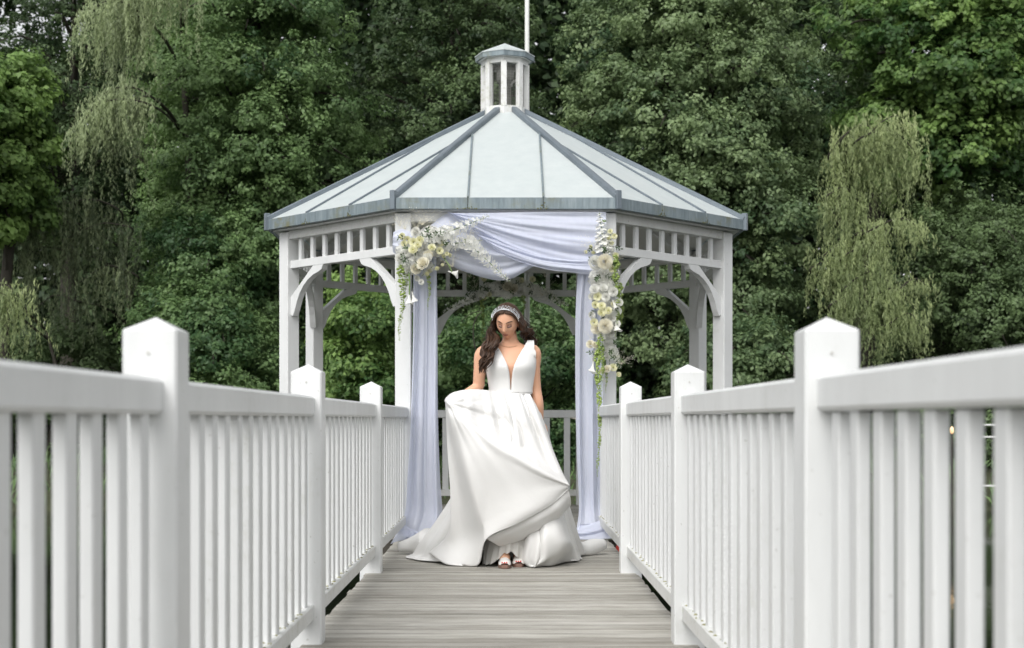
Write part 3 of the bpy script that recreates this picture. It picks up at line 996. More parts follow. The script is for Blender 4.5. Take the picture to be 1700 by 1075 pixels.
make_willow('pale yellow-green weeping willow right of the gazebo', 26.4, [
    ([(1440, 225), (1470, 198), (1500, 194), (1524, 225)], 0.3, 0.9, -0.2), ([(1395, 235), (1425, 208), (1455, 215), (1480, 240)], 0.6, 1.6, 0.0),
    ([(1420, 235), (1470, 215), (1505, 235), (1533, 275)], 0.5, 1.4, -0.3), ([(1375, 260), (1400, 225), (1430, 235)], 1.0, 2.6, 0.2), ([(1405, 240), (1435, 230), (1465, 255)], 1.4, 3.0, 0.3),
    ([(1440, 255), (1475, 245), (1510, 270)], 0.8, 1.6, 0.1), ([(1370, 330), (1400, 310), (1430, 340)], 1.2, 2.4, 0.1), ([(1440, 385), (1490, 362), (1515, 370), (1532, 392)], 0.25, 0.7, -0.3),
    ([(1420, 390), (1455, 375), (1490, 395)], 0.8, 1.9, 0.0), ([(1365, 430), (1395, 405), (1430, 430)], 1.0, 2.0, 0.0), ([(1395, 430), (1440, 405), (1480, 430)], 1.0, 2.2, -0.1),
    ([(1400, 480), (1445, 450), (1490, 480)], 0.9, 1.6, -0.2), ([(1440, 500), (1485, 478), (1525, 520)], 0.7, 1.2, -0.3), ([(1490, 480), (1520, 462), (1545, 482)], 0.2, 0.5, -0.3),
    ([(1375, 510), (1415, 490), (1460, 520)], 0.9, 1.6, -0.3), ([(1345, 450), (1365, 435), (1390, 455)], 0.5, 1.2, 0.2), ([(1470, 540), (1510, 520), (1538, 560)], 0.4, 0.9, -0.35)],
    'leaf_willow', 1440, dens=20, tint=0.45)
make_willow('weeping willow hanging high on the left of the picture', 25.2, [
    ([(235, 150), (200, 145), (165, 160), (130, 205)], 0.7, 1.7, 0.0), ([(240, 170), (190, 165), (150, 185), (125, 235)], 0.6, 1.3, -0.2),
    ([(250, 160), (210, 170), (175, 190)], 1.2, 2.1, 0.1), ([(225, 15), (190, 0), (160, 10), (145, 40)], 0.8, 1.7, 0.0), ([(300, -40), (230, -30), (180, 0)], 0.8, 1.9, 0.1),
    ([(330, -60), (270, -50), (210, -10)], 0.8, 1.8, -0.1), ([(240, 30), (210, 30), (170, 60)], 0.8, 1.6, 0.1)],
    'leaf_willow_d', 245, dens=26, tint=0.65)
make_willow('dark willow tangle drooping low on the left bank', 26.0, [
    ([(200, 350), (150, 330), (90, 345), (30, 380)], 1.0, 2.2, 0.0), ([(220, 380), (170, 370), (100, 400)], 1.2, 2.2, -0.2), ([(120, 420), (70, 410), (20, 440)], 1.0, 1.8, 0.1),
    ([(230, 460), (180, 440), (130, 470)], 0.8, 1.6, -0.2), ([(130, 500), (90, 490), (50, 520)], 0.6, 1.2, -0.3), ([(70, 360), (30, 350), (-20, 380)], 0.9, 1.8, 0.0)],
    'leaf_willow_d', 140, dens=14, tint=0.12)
make_willow('small pale willow clump at the left edge above the railing', 23.0, [
    ([(-30, 475), (5, 470), (30, 490), (50, 530)], 0.6, 1.2, 0.0), ([(-40, 480), (-5, 478), (25, 510)], 0.8, 1.3, 0.2), ([(-50, 500), (-20, 480), (10, 490)], 0.8, 1.3, -0.2)],
    'leaf_willow', -10, dens=14, tint=0.35, trunk=0.06)

# the wood behind: one mass
nC = 11000
cx = rng.uniform(-19, 19, nC); cz = rng.uniform(-0.4, 15.5, nC); cy = rng.uniform(36.5, 40.5, nC)
keep = (cz < 11.0) | (rng.random(nC) < 0.8)
hole = ((np.hypot((cx - px_x(60, 37)) / 1.7, (cz - px_z(25, 37)) / 1.0) < 1) | (np.hypot((cx - px_x(1500, 37)) / 1.6, (cz - px_z(50, 37)) / 1.3) < 1)) & (rng.random(nC) < 0.72)
keep &= ~hole
cc = np.stack([cx, cy, cz], -1)[keep]
nl = 12
v = rng.normal(size=(len(cc), nl, 3)); v /= np.linalg.norm(v, axis=2)[:, :, None]
P = cc[:, None, :] + v * (rng.random((len(cc), nl, 1)) ** 0.45) * rng.uniform(0.45, 0.85, size=(len(cc), 1, 1))
Nn = v * 0.8 + np.array([0, -0.15, 0.7]) + rng.normal(scale=0.4, size=P.shape)
T = (rng.normal(scale=0.15, size=(len(cc), 1)) + rng.normal(scale=0.12, size=(len(cc), nl)) + 0.18).ravel()  # low tint puts the shade seen between boughs into the wood's leaf colour
Lw = rng.uniform(0.20, 0.33, len(T))
nb_ = 30000                                             # deep interior of the wood
Pb = np.stack([rng.uniform(-21, 21, nb_), rng.uniform(41.5, 44.0, nb_), rng.uniform(-0.5, 14.5, nb_)], -1)
keep = (np.hypot((Pb[:, 0] - px_x(40, 42)) / 1.8, (Pb[:, 2] - px_z(20, 42)) / 1.3) > 1) & (np.hypot((Pb[:, 0] - px_x(1530, 42)) / 0.9, (Pb[:, 2] - px_z(60, 42)) / 0.7) > 1)
Pb = Pb[keep]; nb_ = len(Pb)
P = np.vstack([P.reshape(-1, 3), Pb]); Nn = np.vstack([Nn.reshape(-1, 3), rng.normal(scale=0.5, size=(nb_, 3)) + np.array([0, -0.7, 0.4])])
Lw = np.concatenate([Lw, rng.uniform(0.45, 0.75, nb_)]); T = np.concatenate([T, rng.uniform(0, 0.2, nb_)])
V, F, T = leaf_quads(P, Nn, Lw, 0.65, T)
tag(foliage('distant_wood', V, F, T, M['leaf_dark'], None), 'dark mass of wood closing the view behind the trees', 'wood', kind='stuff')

# rough grass along the far bank
nG = 22000
gxp = rng.uniform(-26, 26, nG); gyp = rng.uniform(20.6, 27.5, nG)
gzp = ground_z(gxp, gyp)
ok = gzp > WATER_Z - 0.02
gxp, gyp, gzp = gxp[ok], gyp[ok], gzp[ok]
hg = rng.uniform(0.12, 0.38, len(gxp))
h_ = rng.normal(scale=0.3, size=(len(gxp), 3)); h_[:, 2] += 1.0
V, F, T = leaf_quads(np.stack([gxp, gyp, gzp + hg * 0.45], -1), rng.normal(size=(len(gxp), 3)) * np.array([0.7, 0.6, 0.2]) + np.array([0, -0.8, 0.2]), hg, 0.14, rng.normal(0.5, 0.22, len(gxp)), h_)
tag(foliage('bank_grass', V, F, T, M['leaf_alder'], None), 'rough green grass along the far bank', 'grass', kind='stuff')

# bare branches
for nm, lab, pts, r in (('bare_branch', 'pale bent bare branch arching behind the gazebo railing', [(1030, 800, 19), (1005, 722, 19), (970, 700, 19), (935, 690, 19), (915, 692, 19)], 0.022),
                        ('bare_branch', 'thin dark bare branch curving behind the bride on the left', [(800, 660, 20.5), (786, 560, 20.5), (790, 528, 20.5), (800, 517, 20.5), (782, 520, 20.5), (766, 533, 20.5)], 0.009)):
    p = [W(*q) for q in pts]
    base = Vector((p[0].x, p[0].y, -1.3))
    C = catmull([tuple(base)] + [tuple(q) for q in p], 30)
    V, F = tube(C, np.linspace(r * 1.3, r * 0.5, 30), 7)
    tag(put(nm, V, F, M['deadwood' if r > 0.015 else 'bark'], None, True), lab, 'branch', 'bare branches behind the gazebo')

# white fence and lamp on the bank to the right, glimpsed between the balusters
bf = tag(empty('bank_fence', (px_x(1650, 22.5), 22.5, -0.6)), 'low white two-rail fence on the bank glimpsed through the right railing', 'fence')
for py in (705, 725, 806):
    z = px_z(py, 22.5)
    beam('fence_rail', (px_x(1590, 22.5), 22.5, z), (px_x(1790, 22.5), 22.5, z), 0.04, 0.028, M['white_worn'], bf)
for px in (1600, 1665, 1730, 1785):
    box('fence_post', (px_x(px, 22.5), 22.55, 0.05), (0.07, 0.07, 1.8), M['white'], bf)
lp = W(1580, 714, 22.3)
lm = tag(empty('bank_lamp', (lp.x, lp.y, -0.9)), 'small warm lamp on a post at the water edge, right', 'lamp')
V, F = tube([(lp.x, lp.y, -0.9), (lp.x, lp.y, lp.z - 0.03)], 0.02, 8); put('lamp_post', V, F, M['bark'], lm)
sv = [(lp.x + 0.035 * math.sin(math.pi * i / 6) * math.cos(j * math.pi / 5), lp.y + 0.05 * math.sin(math.pi * i / 6) * math.sin(j * math.pi / 5), lp.z + 0.06 * math.cos(math.pi * i / 6)) for i in range(7) for j in range(10)]
put('globe', sv, grid_faces(7, 10, True), M['lamp'], lm, True)

# ------------------------------------------------------------------ drapes
def cloth(top, bot, d_top, d_bot, nu, nv, amp, folds, phase=0.0, along=False, seed=0, bulge=0.0):
    """Sheet between two measured edges (photo pixel points), pleated in depth."""
    def pts(e, d, n):
        e = [q if len(q) == 3 else (q[0], q[1], d) for q in e]
        return catmull([tuple(W(*q)) for q in e], n)
    A_, B_ = pts(top, d_top, nu), pts(bot, d_bot, nu)
    r_ = np.random.default_rng(seed)
    ph = r_.uniform(0, 6.28, 4)
    v = np.linspace(0, 1, nv)[:, None, None]
    G = A_[None] * (1 - v) + B_[None] * v
    uu = np.linspace(0, 1, nu)[None, :]; vv = np.linspace(0, 1, nv)[:, None]
    s = vv if not along else uu
    o = vv if along else uu
    w_ = np.sin(s * folds * 6.283 + phase + 1.3 * np.sin(o * 3 + ph[0])) + 0.5 * np.sin(s * folds * 6.283 * 1.9 + ph[1] + 1.7 * np.sin(o * 4 + ph[2])) + 0.25 * np.sin(s * folds * 20 + ph[3] + o * 5)
    G[:, :, 1] += amp * w_ - bulge * np.sin(vv * math.pi)
    return G


def cloth_obj(name, G, mat, parent=None, thick=0.0):
    nv, nu = G.shape[:2]
    o = put(name, G.reshape(-1, 3), grid_faces(nv, nu), mat, parent, True)
    if thick:
        md = o.modifiers.new('thickness', 'SOLIDIFY'); md.thickness = thick; md.offset = 0
    return o


D = 11.55
swag = tag(empty('swag_drape', W(845, 400, D)), 'pale blue chiffon swags draped across the gazebo entrance', 'drape')
cloth_obj('upper_swag', cloth([(742, 353), (800, 353), (870, 352), (940, 352), (1006, 352)], [(752, 357), (800, 387), (860, 418), (925, 440), (1006, 456)], D - 0.03, D - 0.07, 70, 40, 0.012, 3.2, seed=1, bulge=0.05), M['chiffon'], swag)
cloth_obj('lower_swag', cloth([(676, 405), (715, 372), (750, 353), (810, 372), (880, 392), (950, 385), (1004, 388)], [(684, 432), (720, 424), (765, 448), (835, 465), (890, 440), (945, 418), (1004, 440)], D + 0.02, D - 0.02, 80, 40, 0.016, 3.0, seed=2, bulge=0.06), M['chiffon'], swag)
cloth_obj('crossing_swag', cloth([(790, 388), (840, 400), (890, 418), (950, 425), (1002, 420)], [(800, 396), (840, 425), (900, 445), (950, 452), (1002, 458)], D - 0.05, D - 0.09, 60, 26, 0.012, 2.2, seed=3, bulge=0.03), M['chiffon'], swag)
cloth_obj('knot_wrap', cloth([(653, 385), (668, 380), (690, 388), (706, 392)], [(652, 418), (668, 428), (690, 424), (706, 420)], D - 0.06, D - 0.06, 30, 20, 0.012, 2.5, seed=4, bulge=0.05), M['chiffon'], swag)

cur = tag(empty('curtain', W(705, 890, 11.4)), 'pale blue chiffon curtain hanging on the left gazebo post', 'curtain', 'chiffon curtains at the gazebo entrance')
G = cloth([(684, 405, D), (722, 405, D)], [(684, 405, D), (722, 405, D)], D, D, 2, 2, 0, 1)
def curtain(name, left, right, parent, seed, folds):
    nu, nv = 64, 90
    Lp = catmull([tuple(W(*q)) for q in left], nv); Rp = catmull([tuple(W(*q)) for q in right], nv)
    u = np.linspace(0, 1, nu)[None, :, None]
    G = Lp[:, None] * (1 - u) + Rp[:, None] * u
    uu = np.linspace(0, 1, nu)[None, :]; vv = np.linspace(0, 1, nv)[:, None]
    r_ = np.random.default_rng(seed); ph = r_.uniform(0, 6.28, 5)
    env = 0.6 + 0.5 * vv
    w_ = np.sin(uu * folds * 6.283 + ph[0] + 0.9 * np.sin(vv * 2.6 + ph[1])) + 0.45 * np.sin(uu * folds * 9.7 + ph[2] + 1.2 * vv) + 0.10 * np.sin(uu * folds * 21 + ph[3] + 2 * vv)
    G[:, :, 1] += 0.030 * w_ * env
    G[:, :, 0] += 0.006 * np.sin(uu * folds * 6.283 + vv * 3 + ph[4])
    G[:, :, 2] = np.maximum(G[:, :, 2], 0.012 + 0.01 * np.abs(w_))
    return cloth_obj(name, G, M['chiffon'], parent)


curtain('panel', [(686, 395, D), (685, 550, D), (681, 700, D - 0.02), (676, 790, D - 0.05), (672, 850, D - 0.12), (656, 897, 11.15)],
        [(723, 395, D), (726, 550, D), (727, 680, D), (731, 790, D - 0.03), (735, 860, D - 0.1), (722, 899, 11.10)], cur, 5, 2.3)
cloth_obj('hem_puddle', cloth([(668, 868, 11.3), (690, 880, 11.25), (715, 885, 11.25), (730, 882, 11.3)], [(648, 903, 10.85), (668, 897, 11.1), (700, 893, 11.2), (732, 897, 11.15)], 11.3, 11.1, 30, 14, 0.02, 1.5, seed=6), M['chiffon'], cur)
cur2 = tag(empty('curtain', W(978, 890, 11.4)), 'pale blue chiffon curtain hanging on the right gazebo post', 'curtain', 'chiffon curtains at the gazebo entrance')
curtain('panel', [(962, 425, D), (956, 520, D), (955, 650, D), (957, 760, D - 0.02), (960, 840, D - 0.06), (954, 893, 11.25)],
        [(1004, 425, D - 0.04), (1000, 520, D - 0.02), (999, 650, D), (1000, 760, D), (1001, 840, D - 0.04), (1012, 893, 11.2)], cur2, 8, 2.2)
cloth_obj('hem_puddle', cloth([(962, 870, 11.35), (985, 868, 11.3), (1005, 860, 11.35)], [(952, 895, 11.15), (982, 895, 11.15), (1022, 893, 11.1)], 11.3, 11.1, 30, 14, 0.02, 1.5, seed=9), M['chiffon'], cur2)


# ------------------------------------------------------------------ flowers
def petal(cx, r0, r1, w, z0, z1, ang, cup=0.25, nseg=3):
    """A curved petal as a small strip; ang around the axis (axis = +Z)."""
    V, F = [], []
    ca, sa = math.cos(ang), math.sin(ang)
    for i in range(nseg + 1):
        t = i / nseg
        r = r0 + (r1 - r0) * t
        z = z0 + (z1 - z0) * math.sin(t * 1.5708)
        ww = w * math.sin(0.5 + t * 2.0) * (1 if t < 1 else 0.75)
        for s in (-1, 0, 1):
            rr = r - (cup * ww if s else 0) * 0.4 + 0
            x, y_ = rr * ca - s * ww * sa, rr * sa + s * ww * ca
            V.append((x, y_, z + (0.12 * ww if s else 0)))
    for i in range(nseg):
        for s in range(2):
            a = i * 3 + s
            F.append([a, a + 1, a + 4, a + 3])
    return V, F


def rose_mesh(name, mat, seed, rings=((3, .02, .06, .33), (4, .06, .12, .33), (5, .1, .2, .31), (6, .16, .30, .26), (7, .2, .41, .17), (8, .24, .5, .05)), open_=1.0):
    r_ = random.Random(seed)
    m = Mesh()
    for k, (n, r0, r1, zt) in enumerate(rings):
        for i in range(n):
            a = 6.283 * (i + 0.5 * (k % 2) + r_.uniform(-.1, .1)) / n
            m.add(*petal(0, r0, r1, 6.283 * (r0 + r1) / 2 / n * 0.72 + 0.02, -0.12, zt + r_.uniform(-.03, .03), a))
    return m.mesh(name, mat)


def floret(m, c, n, size, r_):
    c, n = Vector(c), Vector(n).normalized()
    a = n.orthogonal().normalized(); b = n.cross(a)
    ro = r_.uniform(0, 1.57)
    for k in range(4):
        d = a * math.cos(ro + k * 1.5708) + b * math.sin(ro + k * 1.5708)
        e = n.cross(d)
        m.add([c, c + d * size * 0.55 + e * size * 0.42 + n * size * 0.1, c + d * size * 0.95 + n * size * 0.18, c + d * size * 0.55 - e * size * 0.42 + n * size * 0.1], [[0, 1, 2, 3]])


def hydrangea_mesh(name, mat, seed):
    r_ = random.Random(seed); m = Mesh()
    n = 95
    for i in range(n):
        z = 1 - 1.45 * (i + 0.5) / n
        a = i * 2.39996
        q = math.sqrt(max(0, 1 - z * z))
        p = Vector((q * math.cos(a), q * math.sin(a), z * 0.85)) * r_.uniform(0.86, 1.04)
        floret(m, p * 0.5, p + Vector((r_.uniform(-.3, .3), r_.uniform(-.3, .3), r_.uniform(-.3, .3))), 0.14, r_)
    return m.mesh(name, mat, False)


def spike_mesh(name, mat, seed, n=46):
    """Delphinium spray of unit length along +Z, large florets low, buds at the tip."""
    r_ = random.Random(seed); m = Mesh()
    for i in range(n):
        t = (i + 0.3) / n
        a = i * 2.4 + r_.uniform(-.3, .3)
        rr = 0.085 * (1 - t) ** 0.7 + 0.010
        c = Vector((math.cos(a) * rr, math.sin(a) * rr, t))
        floret(m, c, c - Vector((0, 0, t - 0.05)), 0.085 * (1 - 0.75 * t) + 0.012, r_)
    return m.mesh(name, mat, False)


def amaranth_mesh(name, mat, seed, knots=110, fat=0.045):
    """Hanging tassel of unit length along -Z."""
    r_ = random.Random(seed); m = Mesh()
    ph = r_.uniform(0, 6)
    oc = [(1, 0, 0), (0, 1, 0), (-1, 0, 0), (0, -1, 0), (0, 0, 1), (0, 0, -1)]
    of = [[0, 1, 4], [1, 2, 4], [2, 3, 4], [3, 0, 4], [1, 0, 5], [2, 1, 5], [3, 2, 5], [0, 3, 5]]
    for i in range(knots):
        t = i / knots
        w = fat * (1 - 0.72 * t) * (0.75 + 0.25 * math.sin(t * 40 + ph))
        for q in range(3):
            a = r_.uniform(0, 6.28); s = w * r_.uniform(0.35, 0.6)
            c = (0.012 * math.sin(t * 7 + ph) + math.cos(a) * w * 0.6, math.sin(a) * w * 0.6, -t + r_.uniform(-.006, .006))
            m.add([(c[0] + x * s, c[1] + y_ * s, c[2] + z * s * 0.7) for x, y_, z in oc], of)
    return m.mesh(name, mat)


def calla_mesh(name, mat):
    V = []
    ns = 14
    for i in range(7):
        t = i / 6
        for j in range(ns):
            a = 6.283 * j / ns
            r = 0.05 + 0.30 * t ** 2.2
            lip = 0.35 * t ** 3 * max(0, math.cos(a))
            V.append((math.cos(a) * r * (1 + lip), math.sin(a) * r, t + lip * 0.25 - 0.25 * t ** 3 * max(0, -math.cos(a))))
    me = mesh_np(name, np.array(V), grid_faces(7, ns, True), True)
    me.materials.append(mat)
    return me


def sprig_mesh(name, mat, seed, n=60, spread=0.5):
    """Baby's breath: wiry twigs ending in dots."""
    r_ = random.Random(seed); m = Mesh()
    oc = [(1, 0, 0), (0, 1, 0), (-1, 0, 0), (0, -1, 0), (0, 0, 1), (0, 0, -1)]
    of = [[0, 1, 4], [1, 2, 4], [2, 3, 4], [3, 0, 4], [1, 0, 5], [2, 1, 5], [3, 2, 5], [0, 3, 5]]
    for i in range(n):
        d = Vector((r_.gauss(0, spread), r_.gauss(0, spread * 0.7), r_.uniform(0.25, 1.0)))
        s = r_.uniform(0.012, 0.028)
        m.add([d + Vector(q) * s for q in oc], of)
        if i % 3 == 0:
            m.add(*tube([(0, 0, 0), d * 0.5 + Vector((0, 0, 0.08)), d], [0.006, 0.004, 0.003], 3, False))
    return m.mesh(name, mat, False)


def leafspray_mesh(name, mat, seed, n=9):
    r_ = random.Random(seed); m = Mesh()
    for i in range(n):
        t = (i + 1) / n
        a = i * 2.4
        d = Vector((math.cos(a), math.sin(a), 0.6)).normalized()
        s = d.cross(Vector((0, 0, 1))).normalized()
        b = Vector((0, 0, t * 0.8)); L = 0.34
        m.add([b, b + d * L * 0.5 + s * L * 0.2, b + d * L, b + d * L * 0.5 - s * L * 0.2], [[0, 1, 2, 3]])
    m.add(*tube([(0, 0, 0), (0, 0, 0.85)], 0.012, 4))
    return m.mesh(name, mat, False)


FM = {
    'rose': [rose_mesh('rose', M['p_cream'], i) for i in range(3)],
    'white_rose': [rose_mesh('white_rose', M['p_white'], 10 + i) for i in range(2)],
    'lisianthus': [rose_mesh('lisianthus', M['p_yellow'], 20 + i, ((4, .08, .14, .22), (5, .12, .28, .28), (6, .18, .40, .24), (6, .2, .48, .12)), 0.8) for i in range(2)],
    'ranunculus': [rose_mesh('ranunculus', M['p_white'], 30 + i, ((4, .03, .08, .3), (5, .08, .18, .3), (6, .14, .3, .28), (7, .2, .42, .22), (7, .22, .48, .1)), 1.0) for i in range(2)],
    'hydrangea': [hydrangea_mesh('hydrangea', M['p_white'], 1), hydrangea_mesh('hydrangea', M['p_white'], 2)],
    'delphinium_spike': [spike_mesh('delphinium_spike', M['p_white'], 3), spike_mesh('delphinium_spike', M['p_white'], 4)],
    'amaranth_tassel': [amaranth_mesh('amaranth_tassel', M['amaranth'], 5), amaranth_mesh('amaranth_tassel', M['amaranth'], 6, 80)],
    'calla_lily': [calla_mesh('calla_lily', M['p_white'])],
    'gypsophila_sprig': [sprig_mesh('gypsophila_sprig', M['p_cream'], 8), sprig_mesh('gypsophila_sprig', M['p_cream'], 9, 40)],
    'leaf_spray': [leafspray_mesh('leaf_spray', M['leaf_flower'], 1), leafspray_mesh('leaf_spray', M['leaf_flower'], 2)],
    'flower_bud': [rose_mesh('flower_bud', M['p_yellow'], 40, ((3, .05, .1, .5), (4, .14, .24, .45), (4, .2, .36, .3)), 0.5)],
}
core = mesh_np('flower_core', np.array([(0.07 * math.sin(math.pi * i / 5) * math.cos(j), 0.07 * math.sin(math.pi * i / 5) * math.sin(j), 0.14 + 0.07 * math.cos(math.pi * i / 5)) for i in range(6) for j in np.linspace(0, 5.5, 8)]), grid_faces(6, 8, True), True)
core.materials.append(M['p_core'])


def flower(kind, pos, dir_, size, parent, roll=None, sc=None):
    me = random.choice(FM[kind])
    o = bpy.data.objects.new(kind, me)
    q = Vector(dir_).normalized().to_track_quat('Z', 'Y')
    q = q @ Quaternion((0, 0, 1), random.uniform(0, 6.28) if roll is None else roll)
    s = Matrix.Diagonal((size, size, size, 1)) if sc is None else Matrix.Diagonal((*sc, 1))
    Mx = Matrix.Translation(pos) @ q.to_matrix().to_4x4() @ s
    link(o, Mx, parent)
    if kind == 'gypsophila_sprig': o['kind'] = 'stuff'
    if kind in ('lisianthus',):
        c = bpy.data.objects.new('flower_core', core)
        link(c, Mx, o)
    return o


def arrange(root, items, d):
    """items: (kind, px, py, size_px, extra) with size in photo pixels across."""
    for it in items:
        kind, px, py, sp = it[:4]
        dd = d + (it[4] if len(it) > 4 else random.uniform(-0.03, 0.03))
        s = sp / FPX * dd
        p = W(px, py, dd)
        face = Vector((random.uniform(-.45, .45), -1, random.uniform(-.15, .55)))
        flower(kind, p, face, s * (1.0 if kind != 'hydrangea' else 1.0), root)


def spray(root, kind, a, b, d, wpx, dz=0.0):
    p, q = W(a[0], a[1], d), W(b[0], b[1], d - dz)
    L = (q - p).length
    w_ = wpx / FPX * d / 0.19
    flower(kind, p, q - p, 1, root, sc=(w_, w_, L))
    V, F = tube([p - (q - p) * 0.05, q], [0.005, 0.002], 5); put('stem', V, F, M['stem'], root)


def tassel(root, px, y0, y1, d, wpx=11):
    p = W(px, y0, d); L = (y1 - y0) / FPX * d
    s = wpx / FPX * d / 0.058
    o = bpy.data.objects.new('amaranth_tassel', random.choice(FM['amaranth_tassel']))
    link(o, Matrix.Translation(p) @ Matrix.Rotation(random.uniform(-.02, .02), 4, 'Y') @ Matrix.Diagonal((s, s, L, 1)), root)


# left arrangement, tied to the left entrance post
d = 11.40
fl = tag(empty('flower_arrangement', W(700, 420, d)), 'cream and white flower spray tied on the left entrance post', 'flowers', 'wedding flowers on the gazebo')
for (px, py, s) in ((715, 398, 44), (683, 432, 46), (700, 425, 34), (670, 415, 26), (725, 412, 28), (735, 355, 0)):
    if s: flower('hydrangea', W(px, py, d + 0.05), (random.uniform(-.3, .3), -1, 0.3), s / FPX * d, fl)
arrange(fl, [('lisianthus', 668, 392, 13), ('lisianthus', 676, 398, 14), ('lisianthus', 671, 404, 12), ('lisianthus', 687, 402, 17, -.06), ('lisianthus', 697, 399, 17, -.06), ('lisianthus', 686, 415, 17, -.08),
             ('lisianthus', 694, 407, 15, -.08), ('lisianthus', 717, 411, 15, -.08), ('lisianthus', 731, 403, 14), ('lisianthus', 730, 416, 14, -.06), ('ranunculus', 710, 428, 18, -.06), ('rose', 702, 437, 24, -.08),
             ('rose', 711, 423, 18, -.04), ('white_rose', 722, 399, 18), ('white_rose', 690, 385, 18), ('ranunculus', 675, 420, 16, -.05), ('rose', 690, 446, 20, -.02), ('white_rose', 676, 446, 20), ('lisianthus', 742, 421, 8), ('flower_bud', 748, 423, 9),
             ('flower_bud', 737, 425, 9), ('flower_bud', 714, 450, 11), ('flower_bud', 708, 455, 10), ('flower_bud', 726, 446, 10), ('flower_bud', 735, 440, 8), ('white_rose', 663, 428, 16), ('ranunculus', 692, 462, 11), ('ranunculus', 699, 468, 11)], d)
spray(fl, 'delphinium_spike', (716, 396), (812, 358), d, 22, 0.05)
spray(fl, 'delphinium_spike', (735, 406), (800, 398), d + 0.02, 20, 0.02)
spray(fl, 'delphinium_spike', (775, 400), (846, 467), d - 0.02, 21, 0.04)
spray(fl, 'delphinium_spike', (720, 440), (700, 458), d, 12, 0.0)
for (a, b) in (((735, 425), (752, 455)), ((678, 440), (679, 500))):
    p, q = W(*a, d), W(*b, d - 0.04)
    V, F = tube([p, (p + q) / 2 + Vector((0.01, -0.02, 0)), q], 0.006, 5); put('stem', V, F, M['stem'], fl)
flower('calla_lily', W(744, 450, d - 0.02), (1.0, -0.5, -0.35), 20 / FPX * d, fl)
flower('calla_lily', W(679, 485, d - 0.03), (0.05, -0.35, -1), 22 / FPX * d, fl)
flower('calla_lily', W(684, 484, d - 0.0), (0.25, -0.3, -1), 20 / FPX * d, fl)
for px, py, s in ((665, 365, 26), (690, 370, 24), (700, 362, 28), (672, 372, 22), (775, 392, 30), (745, 378, 26), (752, 432, 26), (712, 372, 22)):
    flower('gypsophila_sprig', W(px, py + s * 0.4, d), (random.uniform(-.5, .5), -0.3, 1), s / FPX * d, fl)
for i in range(16):
    px, py = random.uniform(664, 735), random.uniform(385, 448)
    flower('leaf_spray', W(px, py, d - 0.02), (random.uniform(-1, 1), -0.9, random.uniform(-.8, .8)), 20 / FPX * d, fl)
tassel(fl, 667, 440, 566, d - 0.02, 12)
tassel(fl, 712, 455, 515, d + 0.03, 6)
tassel(fl, 673, 445, 495, d + 0.0, 9)

# right arrangement, a long column on the right entrance post
fr_ = tag(empty('flower_arrangement', W(1003, 620, d)), 'long column of white roses and green amaranth on the right entrance post', 'flowers', 'wedding flowers on the gazebo')
for (px, py, s) in ((995, 460, 36), (1010, 455, 36), (1000, 475, 34), (1015, 472, 30), (1012, 565, 24), (1013, 580, 22), (1008, 540, 26), (1000, 500, 30), (1010, 520, 28)):
    flower('hydrangea', W(px, py, d + 0.05), (random.uniform(-.3, .3), -1, 0.2), s / FPX * d, fr_)
arrange(fr_, [('white_rose', 988, 436, 26, -.08), ('rose', 1004, 434, 27, -.1), ('rose', 1005, 541, 26, -.1), ('white_rose', 1014, 528, 18, -.06), ('rose', 990, 545, 20, -.06), ('ranunculus', 987, 480, 18, -.08),
              ('ranunculus', 1002, 478, 16, -.06), ('ranunculus', 1018, 484, 18, -.08), ('lisianthus', 992, 492, 16, -.08), ('ranunculus', 1006, 493, 16, -.1), ('ranunculus', 1028, 502, 15, -.06), ('lisianthus', 988, 506, 14, -.08),
              ('lisianthus', 999, 508, 15, -.1), ('lisianthus', 1010, 516, 15, -.1), ('lisianthus', 998, 520, 15, -.1), ('ranunculus', 982, 523, 14, -.06), ('lisianthus', 986, 535, 15, -.06), ('ranunculus', 1022, 538, 18, -.05),
              ('rose', 980, 571, 15, -.03), ('rose', 988, 573, 14, -.04), ('lisianthus', 1018, 610, 15, -.03), ('rose', 1008, 612, 15, -.05), ('lisianthus', 1000, 616, 13, -.03), ('flower_bud', 1026, 622, 12), ('white_rose', 1015, 552, 18, -.04),
              ('lisianthus', 1013, 384, 10), ('lisianthus', 1020, 392, 11), ('flower_bud', 1010, 395, 10), ('flower_bud', 980, 410, 9), ('flower_bud', 985, 420, 9), ('flower_bud', 972, 418, 8), ('ranunculus', 1005, 410, 11), ('lisianthus', 1022, 424, 12),
              ('flower_bud', 1016, 403, 9), ('white_rose', 1008, 592, 12), ('lisianthus', 1016, 446, 13, -.06), ('ranunculus', 983, 492, 14), ('lisianthus', 1020, 505, 14, -.05), ('white_rose', 998, 558, 16, -.06)], d)
spray(fr_, 'delphinium_spike', (1003, 415), (995, 351), d, 22, 0.02)
spray(fr_, 'delphinium_spike', (1010, 425), (1015, 380), d, 14, 0.0)
spray(fr_, 'delphinium_spike', (1012, 540), (1012, 605), d + 0.02, 18, 0.0)
spray(fr_, 'delphinium_spike', (1018, 580), (1030, 612), d, 12, 0.0)
for px, py, s in ((985, 405, 26), (1010, 400, 24), (1025, 425, 22), (984, 590, 26), (1028, 595, 24), (1005, 625, 22), (980, 555, 18)):
    flower('gypsophila_sprig', W(px, py + s * 0.4, d), (random.uniform(-.6, .6), -0.4, 1), s / FPX * d, fr_)
for i in range(26):
    px, py = random.uniform(980, 1026), random.uniform(395, 612)
    flower('leaf_spray', W(px, py, d - 0.02), (random.uniform(-1, 1), -0.9, random.uniform(-.8, .8)), 18 / FPX * d, fr_)
flower('calla_lily', W(1017, 498, d - 0.06), (0.35, -0.4, -1), 24 / FPX * d, fr_)
